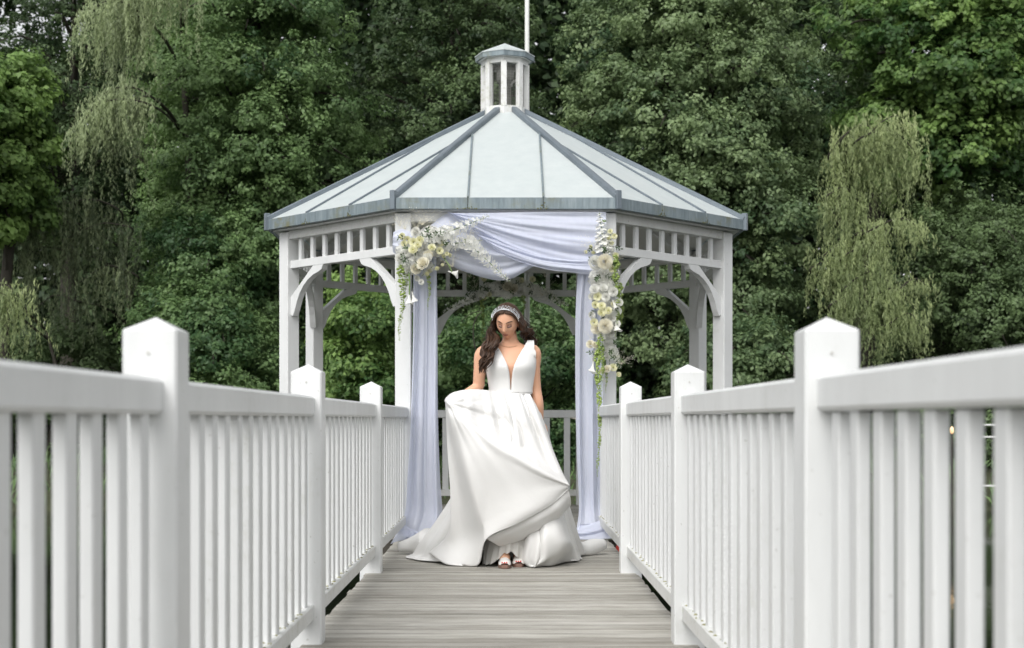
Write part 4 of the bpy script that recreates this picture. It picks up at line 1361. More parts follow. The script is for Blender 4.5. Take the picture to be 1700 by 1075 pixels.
flower('calla_lily', W(985, 600, d - 0.04), (-0.15, -0.4, -1), 20 / FPX * d, fr_)
flower('calla_lily', W(1021, 532, d - 0.05), (0.2, -0.4, -1), 20 / FPX * d, fr_)
tassel(fr_, 994, 570, 792, d - 0.05, 10)
tassel(fr_, 998, 555, 660, d - 0.07, 9)
tassel(fr_, 1024, 425, 560, d - 0.06, 12)
tassel(fr_, 1031, 470, 545, d - 0.03, 9)
tassel(fr_, 1006, 610, 652, d - 0.02, 5)
V, F = tube([W(1003, 365, d + 0.1), W(1003, 500, d + 0.08), W(1003, 615, d + 0.08)], 0.018, 6); put('binding_stem', V, F, M['stem'], fr_)
V, F = tube([W(672, 405, d + 0.08), W(700, 420, d + 0.05), W(735, 415, d + 0.05)], 0.018, 6); put('binding_stem', V, F, M['stem'], fl)

# garland on the rear arch
d = 15.50
fb = tag(empty('flower_arrangement', W(845, 480, d)), 'white flower garland on the arch at the back of the gazebo', 'flowers', 'wedding flowers on the gazebo')
for (px, py, s) in ((825, 478, 24), (858, 474, 28), (842, 484, 24), (810, 480, 22), (872, 482, 22)):
    flower('hydrangea', W(px, py, d + 0.04), (random.uniform(-.3, .3), -1, 0.3), s / FPX * d, fb)
arrange(fb, [('rose', 842, 475, 20, -.06), ('rose', 852, 479, 18, -.06), ('lisianthus', 866, 465, 10), ('lisianthus', 884, 463, 11), ('lisianthus', 803, 462, 11), ('lisianthus', 812, 488, 10), ('flower_bud', 806, 494, 10), ('lisianthus', 880, 478, 9), ('white_rose', 830, 470, 13), ('white_rose', 864, 484, 13), ('flower_bud', 820, 462, 8)], d)
spray(fb, 'delphinium_spike', (820, 478), (735, 518), d, 15, 0.0)
spray(fb, 'delphinium_spike', (800, 486), (775, 500), d, 14, 0.0)
spray(fb, 'delphinium_spike', (870, 476), (944, 506), d, 17, 0.0)
spray(fb, 'delphinium_spike', (885, 480), (925, 490), d, 16, 0.0)
for px, py, s in ((790, 470, 28), (900, 480, 28), (760, 440, 28), (905, 450, 24), (780, 450, 24), (930, 500, 20), (895, 515, 18)):
    flower('gypsophila_sprig', W(px, py + s * 0.4, d), (random.uniform(-.6, .6), -0.4, 1), s / FPX * d, fb)
for i in range(22):
    px = random.uniform(770, 925); py = 476 + (abs(px - 847) / 90) ** 2 * 20 + random.uniform(-8, 8)
    flower('leaf_spray', W(px, py, d - 0.02), (random.uniform(-1, 1), -0.9, random.uniform(-.8, .8)), 16 / FPX * d, fb)
tassel(fb, 800, 490, 575, d, 7)
tassel(fb, 869, 480, 535, d, 7)
V, F = tube(catmull([tuple(W(770, 498, d + 0.05)), tuple(W(810, 478, d + 0.05)), tuple(W(847, 472, d + 0.05)), tuple(W(890, 478, d + 0.05)), tuple(W(925, 496, d + 0.05))], 16), 0.016, 6); put('binding_stem', V, F, M['stem'], fb)

# ------------------------------------------------------------------ the bride
DB = 9.25
bride = tag(empty('person', (W(845, 940, DB).x, DB, 0.0)), 'bride in an ivory gown looking down and lifting her skirt', 'person')
BX = W(847, 640, DB).x

RINGS = np.array([  # z, half width, half depth, centre y offset, centre x offset
    (0.78, 0.175, 0.13, 0.02, 0.0), (0.95, 0.168, 0.12, 0.01, 0.0), (1.06, 0.145, 0.10, 0.0, 0.0), (1.126, 0.127, 0.09, 0.0, 0.0), (1.20, 0.135, 0.098, 0.0, 0.0),
    (1.285, 0.148, 0.118, -0.005, 0.0), (1.345, 0.152, 0.10, 0.0, 0.0), (1.395, 0.148, 0.08, 0.012, 0.0), (1.428, 0.10, 0.062, 0.02, 0.0), (1.455, 0.056, 0.05, 0.024, 0.0), (1.50, 0.046, 0.045, 0.018, -0.004), (1.57, 0.046, 0.046, 0.012, -0.01)])


RD = catmull(RINGS, 120)


def torso(z):
    return [np.interp(z, RD[:, 0], RD[:, i]) for i in range(1, 5)]


def torso_pt(z, a, off=0.0):
    hw_, hd_, oy, ox = torso(z)
    return (BX + ox + (hw_ + off) * math.sin(a), DB + oy - (hd_ + off) * math.cos(a), z)


body = Mesh()
zs = np.linspace(0.78, 1.57, 40)
V = [torso_pt(z, 2 * math.pi * j / 40) for z in zs for j in range(40)]
F = [list(map(int, f)) for f in grid_faces(40, 40, True)] + [list(range(40))[::-1], [39 * 40 + j for j in range(40)]]
body.add(V, F)


def limb(pts, rad, n=22, sides=14):
    P = catmull([tuple(p) for p in pts], n)
    r_ = catmull(np.array(rad)[:, None], n)[:, 0]
    body.add(*tube(P, r_, sides))


def hand(wrist, d_, side):
    """Palm and five lightly curled fingers."""
    wrist, d_ = Vector(wrist), Vector(d_).normalized()
    s = d_.cross(Vector((0, 1, 0))).normalized()
    n = s.cross(d_)
    for i, (o_, L) in enumerate(((-0.027, 0.060), (-0.009, 0.072), (0.009, 0.068), (0.025, 0.055))):
        b0 = wrist + s * o_ * 0.6 + d_ * 0.01
        k = wrist + s * o_ + d_ * 0.085
        limb([b0, wrist + s * o_ * 0.95 + d_ * 0.05, k, k + d_ * L * 0.5 + n * 0.012, k + d_ * L * 0.8 + n * 0.03], [0.016, 0.015, 0.0105, 0.009, 0.007], 12, 8)
    b0 = wrist - s * 0.02 * side + d_ * 0.02
    limb([wrist + d_ * 0.01, b0 - s * 0.015 * side, b0 - s * 0.035 * side + d_ * 0.03, b0 - s * 0.04 * side + d_ * 0.06], [0.015, 0.014, 0.011, 0.008], 10, 8)


sh_l, el_l, wr_l = W(801, 586, DB + 0.01), W(794, 641, DB + 0.03), W(763, 659, DB - 0.02)
limb([W(823, 583, DB + 0.01), sh_l, W(797, 612, DB + 0.02), el_l], [0.042, 0.046, 0.043, 0.036])
limb([W(796, 630, DB + 0.03), el_l, W(779, 651, DB + 0.0), wr_l], [0.037, 0.037, 0.033, 0.024])
hand(wr_l, W(752, 690, DB - 0.02) - wr_l, 1)
sh_r, el_r, wr_r = W(886, 584, DB + 0.01), W(889, 645, DB + 0.05), W(896, 700, DB + 0.10)
limb([W(868, 583, DB + 0.01), sh_r, W(886, 612, DB + 0.03), el_r, W(894, 672, DB + 0.04), wr_r], [0.042, 0.046, 0.043, 0.038, 0.034, 0.025], 30)
hand(wr_r, W(888, 735, DB + 0.16) - wr_r, -1)
for px, dd in ((838, 9.14), (861, 9.24)):
    an = W(px, 0, dd); an.z = 0.10
    limb([(BX + (0.08 if px > 850 else -0.08), DB + 0.02, 0.86), ((BX + an.x) / 2 + (0.04 if px > 850 else -0.04), DB - 0.03, 0.5), (an.x, dd + 0.05, 0.28), (an.x, dd + 0.06, 0.10), (an.x, dd, 0.055), (an.x, dd - 0.06, 0.045)], [0.085, 0.06, 0.05, 0.03, 0.036, 0.03])

# head
HC = W(842.5, 533, DB - 0.05)
HM = Matrix.Translation(HC) @ Matrix.Rotation(R(-13), 4, 'Z') @ Matrix.Rotation(R(3), 4, 'Y') @ Matrix.Rotation(R(26), 4, 'X')
HW, HD, HH = 0.071, 0.090, 0.114


def gau(x, z, cx, cz, sx, sz): return np.exp(-((x - cx) / sx) ** 2 - ((z - cz) / sz) ** 2)


def face_disp(x, z):
    ax = np.abs(x)
    return (0.021 * gau(x, z, 0, -0.034, 0.011, 0.014) + 0.013 * gau(x, z, 0, -0.010, 0.0095, 0.024) - 0.012 * gau(ax, z, 0.030, 0.004, 0.017, 0.013) + 0.005 * gau(ax, z, 0.030, 0.026, 0.02, 0.009)
            + 0.008 * gau(x, z, 0, -0.064, 0.020, 0.011) - 0.003 * gau(x, z, 0, -0.079, 0.02, 0.006) + 0.012 * gau(x, z, 0, -0.096, 0.020, 0.016) + 0.005 * gau(ax, z, 0.043, -0.026, 0.018, 0.02))


def head_x_scale(z):
    t = np.clip(-z / HH, 0, 1)
    return 1 - 0.42 * t ** 1.8


nr_, nc_ = 60, 72
th = np.linspace(0.001, math.pi - 0.001, nr_)[:, None]; ph = np.linspace(0, 2 * math.pi, nc_, endpoint=False)[None, :]
hz = HH * np.cos(th) * np.ones_like(ph); rr = np.sin(th)
hx = HW * rr * np.sin(ph) * head_x_scale(hz)
hy = -HD * rr * np.cos(ph)
hy = np.where(hy > 0, hy * (1 - 0.25 * np.clip(-hz / HH, 0, 1)), hy * (1 - 0.12 * np.clip(-hz / HH, 0, 1) ** 2))
frontal = np.clip(np.cos(ph) * 1.6, 0, 1) * np.ones_like(hz)
hy = hy - face_disp(hx, hz) * frontal
HP = np.stack([hx, hy, hz], -1).reshape(-1, 3)
hm = np.array(HM)
tf = lambda P: np.asarray(P) @ hm[:3, :3].T + hm[:3, 3]
body.add(tf(HP), [list(map(int, f)) for f in grid_faces(nr_, nc_, True)] + [list(range(nc_)), [(nr_ - 1) * nc_ + j for j in range(nc_)][::-1]])
for s in (-1, 1):                                      # ears
    eP = np.array([(s * (0.070 + 0.010 * math.cos(a) * math.sin(b)), 0.012 + 0.014 * math.sin(a) * math.sin(b), -0.008 + 0.028 * math.cos(b)) for b in np.linspace(0.05, 3.09, 9) for a in np.linspace(0, 5.6, 10)])
    body.add(tf(eP), [list(map(int, f)) for f in grid_faces(9, 10, True)])
limb([tf([[0, 0.032, -0.05]])[0], (BX, DB + 0.018, 1.45), (BX, DB + 0.02, 1.40)], [0.046, 0.047, 0.05])

bo = body.build('body', M['skin'], bride, True)
md = bo.modifiers.new('remesh', 'REMESH'); md.mode = 'VOXEL'; md.voxel_size = 0.0052
ms = bo.modifiers.new('smooth', 'SMOOTH'); ms.iterations = 3; ms.factor = 0.45
dg = bpy.context.evaluated_depsgraph_get()
me = bpy.data.meshes.new_from_object(bo.evaluated_get(dg))
bo.modifiers.clear()
bo.data = me
me.polygons.foreach_set('use_smooth', np.ones(len(me.polygons), dtype=bool))
if not me.materials: me.materials.append(M['skin'])


def face_y(x, z):
    sx = HW * head_x_scale(z)
    q = np.clip(1 - (x / sx) ** 2 - (z / HH) ** 2, 0.0, 1)
    # the head is an ellipsoid squeezed at the jaw
    y_ = -HD * np.sqrt(q) * (1 - 0.12 * np.clip(-z / HH, 0, 1) ** 2)
    return y_ - face_disp(x, z)


def face_patch(name, ctr, hw_, up_, dn_, mat, off, curve=0.0, n=11, m=7, tilt=0.0):
    u = np.linspace(-1, 1, n)[None, :]; v = np.linspace(-1, 1, m)[:, None]
    prof = np.sqrt(np.clip(1 - u ** 2, 0, 1)) ** 0.8 + 0.04
    x = ctr[0] + hw_ * u * np.ones_like(v)
    z = ctr[1] + np.where(v > 0, v * up_, v * dn_) * prof + curve * (1 - u ** 2) + tilt * u * hw_
    y_ = face_y(x, z) - off
    P = np.stack([x, y_, z], -1).reshape(-1, 3)
    return put(name, tf(P), grid_faces(m, n), mat, bride, True)


for s in (-1, 1):
    face_patch('eyeshadow', (s * 0.030, 0.001), 0.0160, 0.0075, 0.0075, M['shadow'], 0.0022, tilt=0.12 * s)
    face_patch('eyelid', (s * 0.0295, 0.0005), 0.0075, 0.0025, 0.0035, M['lid'], 0.0032)
    face_patch('lashes', (s * 0.0305, -0.0040), 0.0165, 0.0015, 0.0030, M['lash'], 0.0052, curve=-0.003, tilt=0.12 * s)
    face_patch('eyebrow', (s * 0.031, 0.0245), 0.0195, 0.0026, 0.0026, M['lash'], 0.0030, curve=0.005, tilt=0.16 * s)
face_patch('lips', (0, -0.0625), 0.0195, 0.0055, 0.0075, M['lips'], 0.0030, curve=-0.001)
face_patch('mouth_line', (0, -0.0620), 0.017, 0.0008, 0.0008, M['shadow'], 0.0042, curve=-0.0015)

# hair: a cap over the skull and long wavy locks
cap = Mesh()
nr_, nc_ = 26, 56
th = np.linspace(0.001, 2.35, nr_)[:, None]; ph = np.linspace(0, 2 * math.pi, nc_, endpoint=False)[None, :]
kz = HH * 1.075 * np.cos(th) * np.ones_like(ph)
kx = HW * 1.16 * np.sin(th) * np.sin(ph); ky = -HD * 1.07 * np.sin(th) * np.cos(ph) + 0.004
KP = np.stack([kx, ky, kz], -1).reshape(-1, 3)
F = []
for f in grid_faces(nr_, nc_, True):
    c = KP[f].mean(0)
    hair_line = 0.090 - 0.020 * (abs(c[0]) / 0.05) ** 2
    if c[1] < -0.012 and c[2] < hair_line: continue
    F.append([int(i) for i in f])
cap.add(tf(KP), F)
hair = cap.build('hair', M['hair'], bride, True)
locks = Mesh()
hr = random.Random(4)
for i in range(124):
    s = -1 if i < 66 else 1
    j = i if s < 0 else i - 66
    f = (j + 0.5) / (66 if s < 0 else 58)
    yb = -0.072 + 0.13 * f                               # along the parting, front to back
    zt = 0.117 * math.sqrt(max(0.05, 1 - (yb / 0.098) ** 2)) * 1.05
    p0 = tf([[s * 0.003, yb, zt]])[0]
    p1 = tf([[s * 0.052, yb * 0.75 - 0.004, zt * 0.66 + 0.012]])[0]
    p2 = tf([[s * (0.083 + hr.uniform(0, .010)), yb * 0.6 + 0.005, 0.012]])[0]
    p3 = tf([[s * (0.086 + hr.uniform(0, .032)), 0.0 + 0.3 * yb + 0.02, -0.055]])[0]
    if s < 0:
        k = hr.random()
        q1 = W(815 + hr.uniform(-9, 10), 566 + hr.uniform(-4, 4), DB - 0.07 - hr.uniform(0, .06))
        q2 = W(809 + hr.uniform(-10, 9), 588 + hr.uniform(-4, 4), DB - 0.13 - hr.uniform(0, .04))
        q3 = W(804 + hr.uniform(-7, 7), 598 + 22 * k, DB - 0.13 - hr.uniform(0, .04))
    else:
        k = hr.random()
        q1 = W(874 + hr.uniform(-8, 11), 552 + hr.uniform(-4, 4), DB + 0.03 + hr.uniform(0, .06))
        q2 = W(876 + hr.uniform(-6, 12), 568 + hr.uniform(-4, 4), DB + 0.10 + hr.uniform(0, .06))
        q3 = W(876 + hr.uniform(-6, 14), 574 + 16 * k, DB + 0.13 + hr.uniform(0, .05))
    C = catmull([p0, p1, p2, p3, tuple(q1), tuple(q2), tuple(q3)], 46)
    t = np.linspace(0, 1, 46)
    wob = np.clip((t - 0.32) / 0.3, 0, 1) * 0.0125
    phs = (0.6 if s < 0 else 2.0) + hr.uniform(-.7, .7)
    C[:, 0] += wob * np.sin(t * 30 + phs); C[:, 1] += wob * np.cos(t * 30 + phs) * 0.8
    locks.add(*tube(C, 0.0078 * np.interp(t, [0, .12, .5, .85, 1], [0.55, 1.0, 1.1, 0.8, 0.15]) * hr.uniform(0.75, 1.25), 7))
for i in range(30):                                     # fine flyaway strands
    s = -1 if i % 2 else 1
    p0 = tf([[s * 0.07, hr.uniform(-.02, .06), hr.uniform(-0.02, .06)]])[0]
    q = W((812 if s < 0 else 880) + hr.uniform(-14, 14), 575 + hr.uniform(-15, 25), DB + (-0.12 if s < 0 else 0.12))
    m_ = (Vector(p0) + q) / 2 + Vector((s * hr.uniform(0.02, .05), 0, 0.0))
    C = catmull([p0, tuple(m_), tuple(q)], 24); t = np.linspace(0, 1, 24)
    C[:, 0] += 0.012 * np.sin(t * 16 + hr.uniform(0, 6)) * t
    locks.add(*tube(C, np.linspace(0.0018, 0.0008, 24), 3, False))
lk = locks.build('locks', M['hair'], hair, True)

# tiara, earring, necklace
ti = Mesh(); tr_ = random.Random(2)
oc = np.array([(1, 0, 0), (0, 1, 0), (-1, 0, 0), (0, -1, 0), (0, 0, 1), (0, 0, -1)], dtype=float)
of = [[0, 1, 4], [1, 2, 4], [2, 3, 4], [3, 0, 4], [1, 0, 5], [2, 1, 5], [3, 2, 5], [0, 3, 5]]
arc = []
for i in range(33):
    a = -1.42 + 2.84 * i / 32
    arc.append((0.0885 * math.sin(a), -0.052 - 0.004 * math.cos(a), 0.010 + 0.097 * math.cos(a)))
ti.add(tf(tube(arc, 0.0022, 6)[0]), tube(arc, 0.0022, 6)[1])
for i in range(3, 30):
    a = -1.42 + 2.84 * i / 32
    hgt = 0.019 * max(0.25, math.cos(a * 0.95))
    for k in range(4):
        rad = 0.006 + hgt * k / 3
        c = np.array([(0.0885 + rad) * math.sin(a + tr_.uniform(-.03, .03)), -0.064 + 0.022 * k / 3, 0.008 + (0.094 + rad * 0.8) * math.cos(a)])
        sc = np.array([0.0036, 0.003, 0.005]) * tr_.uniform(0.7, 1.2)
        ti.add(tf(c + oc * sc), of)
ti.build('tiara', M['crystal'], bride)
e = tf([[0.076, -0.004, -0.034]])[0]
put('earring', e + oc * np.array([0.005, 0.004, 0.009]), of, M['crystal'], bride)
nk = []
for i in range(25):
    a = -1.9 + 3.8 * i / 24
    nk.append((BX - 0.004 + 0.062 * math.sin(a), DB + 0.012 - 0.062 * math.cos(a) - 0.012, 1.438 - 0.022 * math.cos(a)))
V, F = tube(nk, 0.0013, 5); put('necklace', V, F, M['gold'], bride, True)

# bodice: wraps the torso, deep V filled by sheer mesh, broad straps
def v_half(z):
    return np.interp(z, [1.126, 1.20, 1.25, 1.29, 1.34, 1.385, 1.42, 1.455], [0.0015, 0.005, 0.010, 0.020, 0.042, 0.066, 0.088, 0.108])


def bod_side(s):
    m = Mesh()
    rows = []
    nz, na = 40, 18
    for z in np.linspace(1.118, 1.452, nz):
        hw_, hd_, oy, ox = torso(min(z, 1.40))
        hw2 = hw_ + 0.011
        a0 = math.asin(min(0.9, v_half(z) / hw2))
        a1 = np.interp(z, [1.118, 1.29, 1.335, 1.38, 1.452], [1.75, 1.66, 1.50, 1.42, 1.33])
        row = []
        for j in range(na):
            a = a0 + (max(a1, a0 + 0.28) - a0) * j / (na - 1)
            bust = 0.016 * math.exp(-((z - 1.285) / 0.055) ** 2 - ((a - 0.62) / 0.45) ** 2)
            y_ = DB + oy - (hd_ + 0.010 + bust) * math.cos(a) + max(0, z - 1.39) * 0.8
            if z > 1.33: y_ = min(y_, DB - 0.052 * min(1, (z - 1.33) / 0.03) + max(0, z - 1.425) * 1.6)      # the strap lies over the shoulder
            row.append((BX + 0.004 + s * (hw2 + bust * 0.5) * math.sin(a), y_, z))
        rows.append(row)
    last = rows[-1]
    rows.append([(x, DB + 0.025, z + 0.006) for x, y_, z in last])
    for zz in (1.44, 1.38, 1.30):
        rows.append([(x, DB + 0.08 + (1.44 - zz) * 0.25, zz) for x, y_, z in last])
    F = grid_faces(len(rows), na)
    m.add([p for r0 in rows for p in r0], F[:, ::-1] if s < 0 else F)
    P = []
    for z in np.linspace(1.118, 1.315, 14):
        for j in range(14):
            a = 1.6 + (math.pi - 1.6 + 0.03) * j / 13
            x, y_, _ = torso_pt(z, a, 0.010)
            P.append((BX + 0.004 + s * (x - BX), y_, z))
    F = grid_faces(14, 14)
    m.add(P, F[:, ::-1] if s < 0 else F)
    return m


for s in (-1, 1):
    o = bod_side(s).build('bodice', M['dress'], bride, True)
    sm = o.modifiers.new('thickness', 'SOLIDIFY'); sm.thickness = 0.005; sm.offset = 1
wb = []
for z in (1.112, 1.124, 1.138):
    wb += [torso_pt(z, 2 * math.pi * j / 48, 0.015) for j in range(48)]
put('waistband', wb, grid_faces(3, 48, True), M['dress'], bride, True)

# skirt: a pleated cone that spreads into the train
SK = [  # z, left px, right px, centre distance, half depth, pleat
    (1.128, 810, 877, 9.25, 0.098, 0.002), (1.09, 806, 882, 9.25, 0.12, 0.006), (1.03, 797, 891, 9.25, 0.155, 0.010), (0.94, 786, 899, 9.26, 0.20, 0.014), (0.80, 784, 910, 9.29, 0.255, 0.018),
    (0.55, 766, 927, 9.37, 0.33, 0.022), (0.30, 730, 941, 9.49, 0.43, 0.038), (0.12, 697, 954, 9.60, 0.51, 0.044), (0.03, 684, 961, 9.66, 0.55, 0.048), (0.012, 672, 966, 9.68, 0.59, 0.03)]
SKc = catmull([(z, px_x(a, c), px_x(b, c), c, h, p) for z, a, b, c, h, p in SK], 70)
P = []
nS = 160
for z, xl, xr, c, h, pl in SKc:
    for j in range(nS):
        a = 2 * math.pi * j / nS
        fold = math.sin(a * 11 + 0.6) * 0.6 + 0.5 * math.sin(a * 17 + 1.9 + 1.2 * z) + 0.3 * math.sin(a * 29 + z * 2)
        da = a if a < math.pi else a - 2 * math.pi
        k = 1 + pl * fold / max(0.12, (xr - xl) / 2) * (0.5 + 0.6 * (math.cos(a) > -0.3)) * (1 - 0.75 * math.exp(-((da + 1.2) / 0.7) ** 2))
        k *= 1 - 0.17 * math.exp(-((da + 0.85) / 0.5) ** 2) * min(1.0, max(0.0, 1.1 - z / 0.75))
        # hem lifted at the feet
        low = max(0.0, 1 - z / 0.5)
        lift = math.exp(-((da + 0.04) / 0.42) ** 2) * low
        x = (xl + xr) / 2 + (xr - xl) / 2 * math.sin(a) * k
        y_ = c - h * math.cos(a) * k
        y_ += lift * 0.16
        P.append((x, y_, max(0.006, z) + lift * 0.17))
o = put('skirt', P, grid_faces(len(SKc), nS, True), M['dress'], bride, True)
sm = o.modifiers.new('thickness', 'SOLIDIFY'); sm.thickness = 0.006; sm.offset = 1

# the lifted front panel, caught up in her right hand
def g3(rows): return [[tuple(W(*q)) for q in r] for r in rows]


crease = [(740, 668, 9.10), (746, 677, 9.02), (772, 697, 8.95), (815, 730, 8.90), (860, 757, 8.90), (905, 783, 8.92), (944, 803, 8.98)]
waist = [(741, 660, 9.12), (752, 652, 9.12), (775, 647, 9.13), (802, 647, 9.15), (826, 652, 9.145), (852, 652, 9.145), (880, 654, 9.18)]
rA = [(739, 664, 9.08), (748, 660, 9.03), (772, 662, 9.02), (806, 674, 9.06), (836, 684, 9.07), (866, 690, 9.07), (897, 695, 9.12)]
rB = [(739, 666, 9.08), (746, 670, 9.00), (770, 685, 9.0), (812, 712, 9.03), (852, 735, 9.04), (892, 756, 9.05), (930, 776, 9.08)]
rC = [(741, 690, 9.14), (748, 695, 9.02), (776, 722, 8.945), (815, 752, 8.905), (859, 775, 8.905), (903, 794, 8.925), (944, 805, 8.985)]
rD = [(743, 745, 9.15), (756, 752, 9.12), (776, 775, 8.95), (812, 800, 8.935), (858, 808, 8.92), (905, 808, 8.94), (943, 807, 8.99)]
rE = [(748, 830, 9.19), (768, 845, 9.19), (792, 850, 8.98), (810, 850, 8.96), (859, 840, 8.93), (908, 824, 8.95), (943, 809, 8.995)]
rF = [(744, 885, 9.24), (766, 898, 9.22), (800, 892, 9.02), (809, 876, 8.975), (860, 858, 8.935), (911, 834, 8.955), (943, 811, 9.0)]
rG = [(712, 918, 9.40), (746, 938, 9.17), (792, 939, 9.09), (808, 894, 8.98), (860, 868, 8.94), (912, 839, 8.96), (943, 813, 9.0)]
G = grid_resample(g3([waist, rA, rB, crease, rC, rD, rE, rF, rG]), 110, 96)
uu = np.linspace(0, 1, 96)[None, :]; vv = np.linspace(0, 1, 110)[:, None]
pleat = np.exp(-((vv - 0.12) / 0.16) ** 2) * np.clip((uu - 0.25) * 3, 0, 1)
G[:, :, 1] += 0.022 * pleat * np.sin(uu * 42 + 6 * vv) + 0.010 * pleat * np.sin(uu * 75 + 2)
G[:, :, 1] += 0.018 * np.clip((vv - 0.4) * 2, 0, 1) * np.sin(uu * 15 + 1.0 + vv * 2) * np.clip(1 - uu * 1.2, 0, 1)
G[:, :, 1] += 0.006 * np.sin(uu * 9 + vv * 13) * np.clip((vv - 0.35) * 3, 0, 1)
hp = np.array(W(744, 668, 9.03))                        # tension folds running out from the hand
dx, dz = G[:, :, 0] - hp[0], G[:, :, 2] - hp[2]
rad = np.hypot(dx, dz); ang = np.arctan2(dz, dx)
G[:, :, 1] += 0.009 * np.sin(ang * 15 + 0.7) * np.clip(rad / 0.15, 0, 1) * np.exp(-rad / 0.55) + 0.003 * np.sin(ang * 37 + 3 * rad) * np.exp(-rad / 0.5) * np.clip(rad / 0.15, 0, 1)
G[:, :, 2] = np.maximum(G[:, :, 2], 0.008)
cloth_obj('lifted_skirt_panel', G, M['dress'], bride, 0.007)
# turned-back underside below its hem
G = grid_resample(g3([[(806, 893, 9.0), (858, 868, 8.96), (910, 840, 8.975), (943, 812, 9.01)], [(818, 900, 9.03), (866, 879, 8.99), (917, 853, 9.0), (947, 826, 9.04)],
                      [(832, 907, 9.12), (874, 890, 9.08), (920, 865, 9.10), (946, 840, 9.13)], [(846, 906, 9.25), (880, 890, 9.25), (915, 864, 9.28), (934, 842, 9.30)]]), 24, 60)
G[:, :, 1] += 0.012 * np.sin(np.linspace(0, 22, 60))[None, :] * np.linspace(0, 1, 24)[:, None]
cloth_obj('turned_hem', G, M['dress'], bride, 0.005)
# heavy folds at the lower right
for nm, rows in (('front_fold', [[(884, 872, 9.2), (905, 858, 9.06), (926, 850, 9.14), (936, 850, 9.3)], [(878, 905, 9.2), (906, 893, 9.0), (935, 885, 9.1), (945, 885, 9.35)], [(872, 928, 9.2), (908, 925, 9.02), (942, 905, 9.14), (953, 910, 9.45)], [(868, 934, 9.2), (888, 942, 9.06), (925, 936, 9.2), (958, 929, 9.52)]]),
                 ('front_fold', [[(866, 880, 9.25), (880, 872, 9.10), (898, 868, 9.12), (908, 872, 9.25)], [(862, 905, 9.22), (880, 900, 9.05), (900, 895, 9.06), (912, 900, 9.2)], [(860, 925, 9.2), (876, 930, 9.06), (896, 925, 9.05), (905, 930, 9.2)], [(866, 934, 9.2), (882, 942, 9.08), (888, 943, 9.07), (895, 938, 9.15)]])):
    G = grid_resample(g3(rows), 30, 40)
    G[:, :, 1] += 0.022 * np.sin(np.linspace(0, 17, 40) + 0.8)[None, :] * np.linspace(0.3, 1, 30)[:, None]
    G[:, :, 2] = np.maximum(G[:, :, 2], 0.008)
    cloth_obj(nm, G, M['dress'], bride, 0.006)
# frilled tulle underskirt round the feet
P = []
fx = W(846, 930, 9.2).x
for i, z in enumerate(np.linspace(0.24, 0.012, 16)):
    for j in range(120):
        a = 2 * math.pi * j / 120
        r_ = 0.13 + 0.02 * i / 15 + 0.014 * math.sin(a * 19 + i * 0.2) * i / 15 + 0.006 * math.sin(a * 41)
        open_ = math.exp(-((math.atan2(math.sin(a), math.cos(a)) + 0.02) / 0.50) ** 2) * 0.085 * (i / 15)
        P.append((fx + r_ * math.sin(a) * 1.1, 9.22 - r_ * math.cos(a) * 0.8, z + open_ + 0.008 * math.sin(a * 19) * i / 15))
put('underskirt', P, grid_faces(16, 120, True), M['tulle'], bride, True)
# rolled edges of the train on the deck
for pts, rad in (([(712, 896, 9.85), (690, 903, 9.95), (664, 908, 10.0)], [0.085, 0.062, 0.035]), ([(946, 900, 9.75), (965, 912, 9.85), (985, 907, 9.92), (1003, 903, 9.97)], [0.05, 0.052, 0.055, 0.036])):
    p = [tuple(W(*q)) for q in pts]
    V, F = tube(catmull(p, 20), catmull(np.array(rad)[:, None], 20)[:, 0], 14)
    V = np.array(V); V[:, 2] = np.maximum(V[:, 2], 0.006)
    put('train_roll', V, F, M['dress'], bride, True)
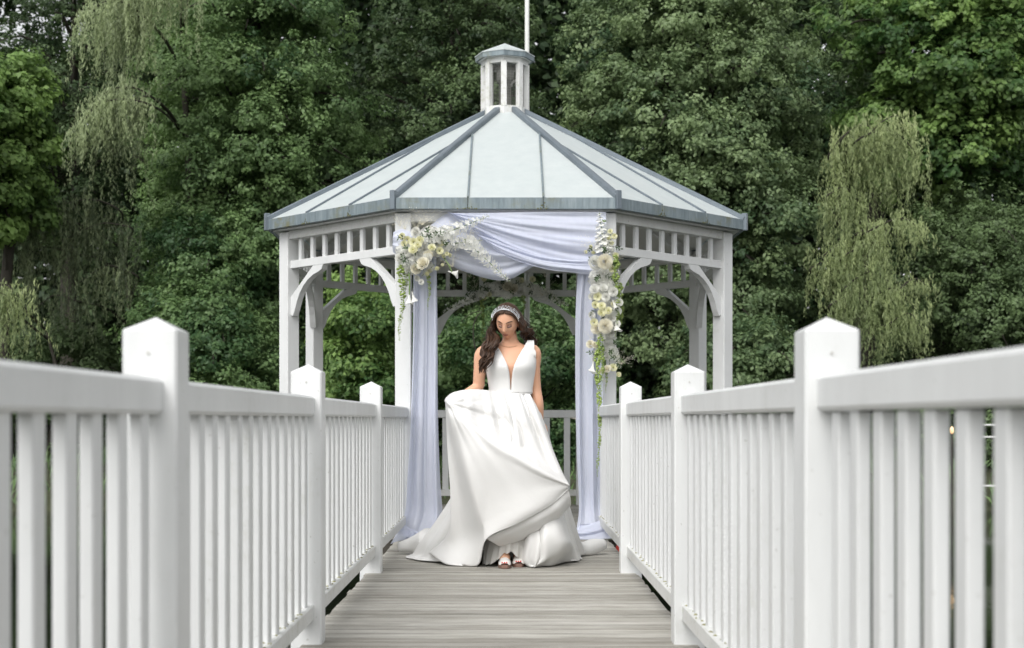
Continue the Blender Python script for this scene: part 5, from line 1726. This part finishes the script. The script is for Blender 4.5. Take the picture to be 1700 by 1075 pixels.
# shoes
for px, dd in ((838, 9.09), (861, 9.17)):
    c = W(px, 940, dd)
    sh = Mesh()
    prof = [(-0.085, 0.026, 0.030), (-0.07, 0.036, 0.042), (-0.03, 0.041, 0.055), (0.03, 0.036, 0.075), (0.09, 0.030, 0.11), (0.13, 0.028, 0.125)]
    P = []
    for y0, hw_, zt in prof:
        for j in range(14):
            a = math.pi * j / 13
            P.append((c.x - hw_ * math.cos(a), dd + y0, 0.024 + (zt - 0.018) * math.sin(a)))
    sh.add(P, grid_faces(len(prof), 14))
    shoe = sh.build('shoe', M['shoe'], bride, True)
    outl = [(-0.03, -0.07), (-0.018, -0.092), (0.018, -0.092), (0.03, -0.07), (0.042, -0.03), (0.036, 0.05), (0.028, 0.13), (-0.028, 0.13), (-0.036, 0.05), (-0.042, -0.03)]
    V = [(c.x + x, dd + y0, 0.003) for x, y0 in outl] + [(c.x + x, dd + y0, 0.026) for x, y0 in outl]
    k = len(outl)
    put('sole', V, [list(range(k))[::-1], list(range(k, 2 * k))] + [[i, (i + 1) % k, k + (i + 1) % k, k + i] for i in range(k)], M['sole'], shoe)
    for q in range(3):
        tc = Vector((c.x - 0.016 + 0.014 * q, dd - 0.083 + 0.004 * abs(q - 1), 0.040))
        put('toe_nail', [tc + Vector((0.005 * a_, -0.004 + 0.003 * b_, 0.004 * b_)) for a_, b_ in ((-1, -1), (1, -1), (0.8, 1), (-0.8, 1))], [[0, 1, 2, 3]], M['red'], shoe)

# small red float with a white disc in the water beside the bridge
c = W(1019, 902, 10.9)
fl_ = tag(empty('red_float', (c.x, c.y, WATER_Z)), 'small red float with a white disc beside the bridge, right', 'float')
prof = [(0.02, -0.60), (0.12, -0.54), (0.14, -0.40), (0.11, -0.20), (0.05, -0.02), (0.012, 0.03)]
V = [(c.x + 0.07 + r_ * math.cos(6.283 * j / 16), c.y + r_ * math.sin(6.283 * j / 16), z) for r_, z in prof for j in range(16)]
put('buoy_body', V, grid_faces(6, 16, True), M['red'], fl_, True)
V = [(c.x + 0.035 + 0.03 * math.cos(a), c.y - 0.10, -0.14 + 0.03 * math.sin(a)) for a in np.linspace(0, 5.9, 14)]
put('white_disc', V + [(x, y_ + 0.02, z) for x, y_, z in V], [list(range(14)), list(range(27, 13, -1))] + [[i, (i + 1) % 14, 14 + (i + 1) % 14, 14 + i] for i in range(14)], M['white'], fl_)
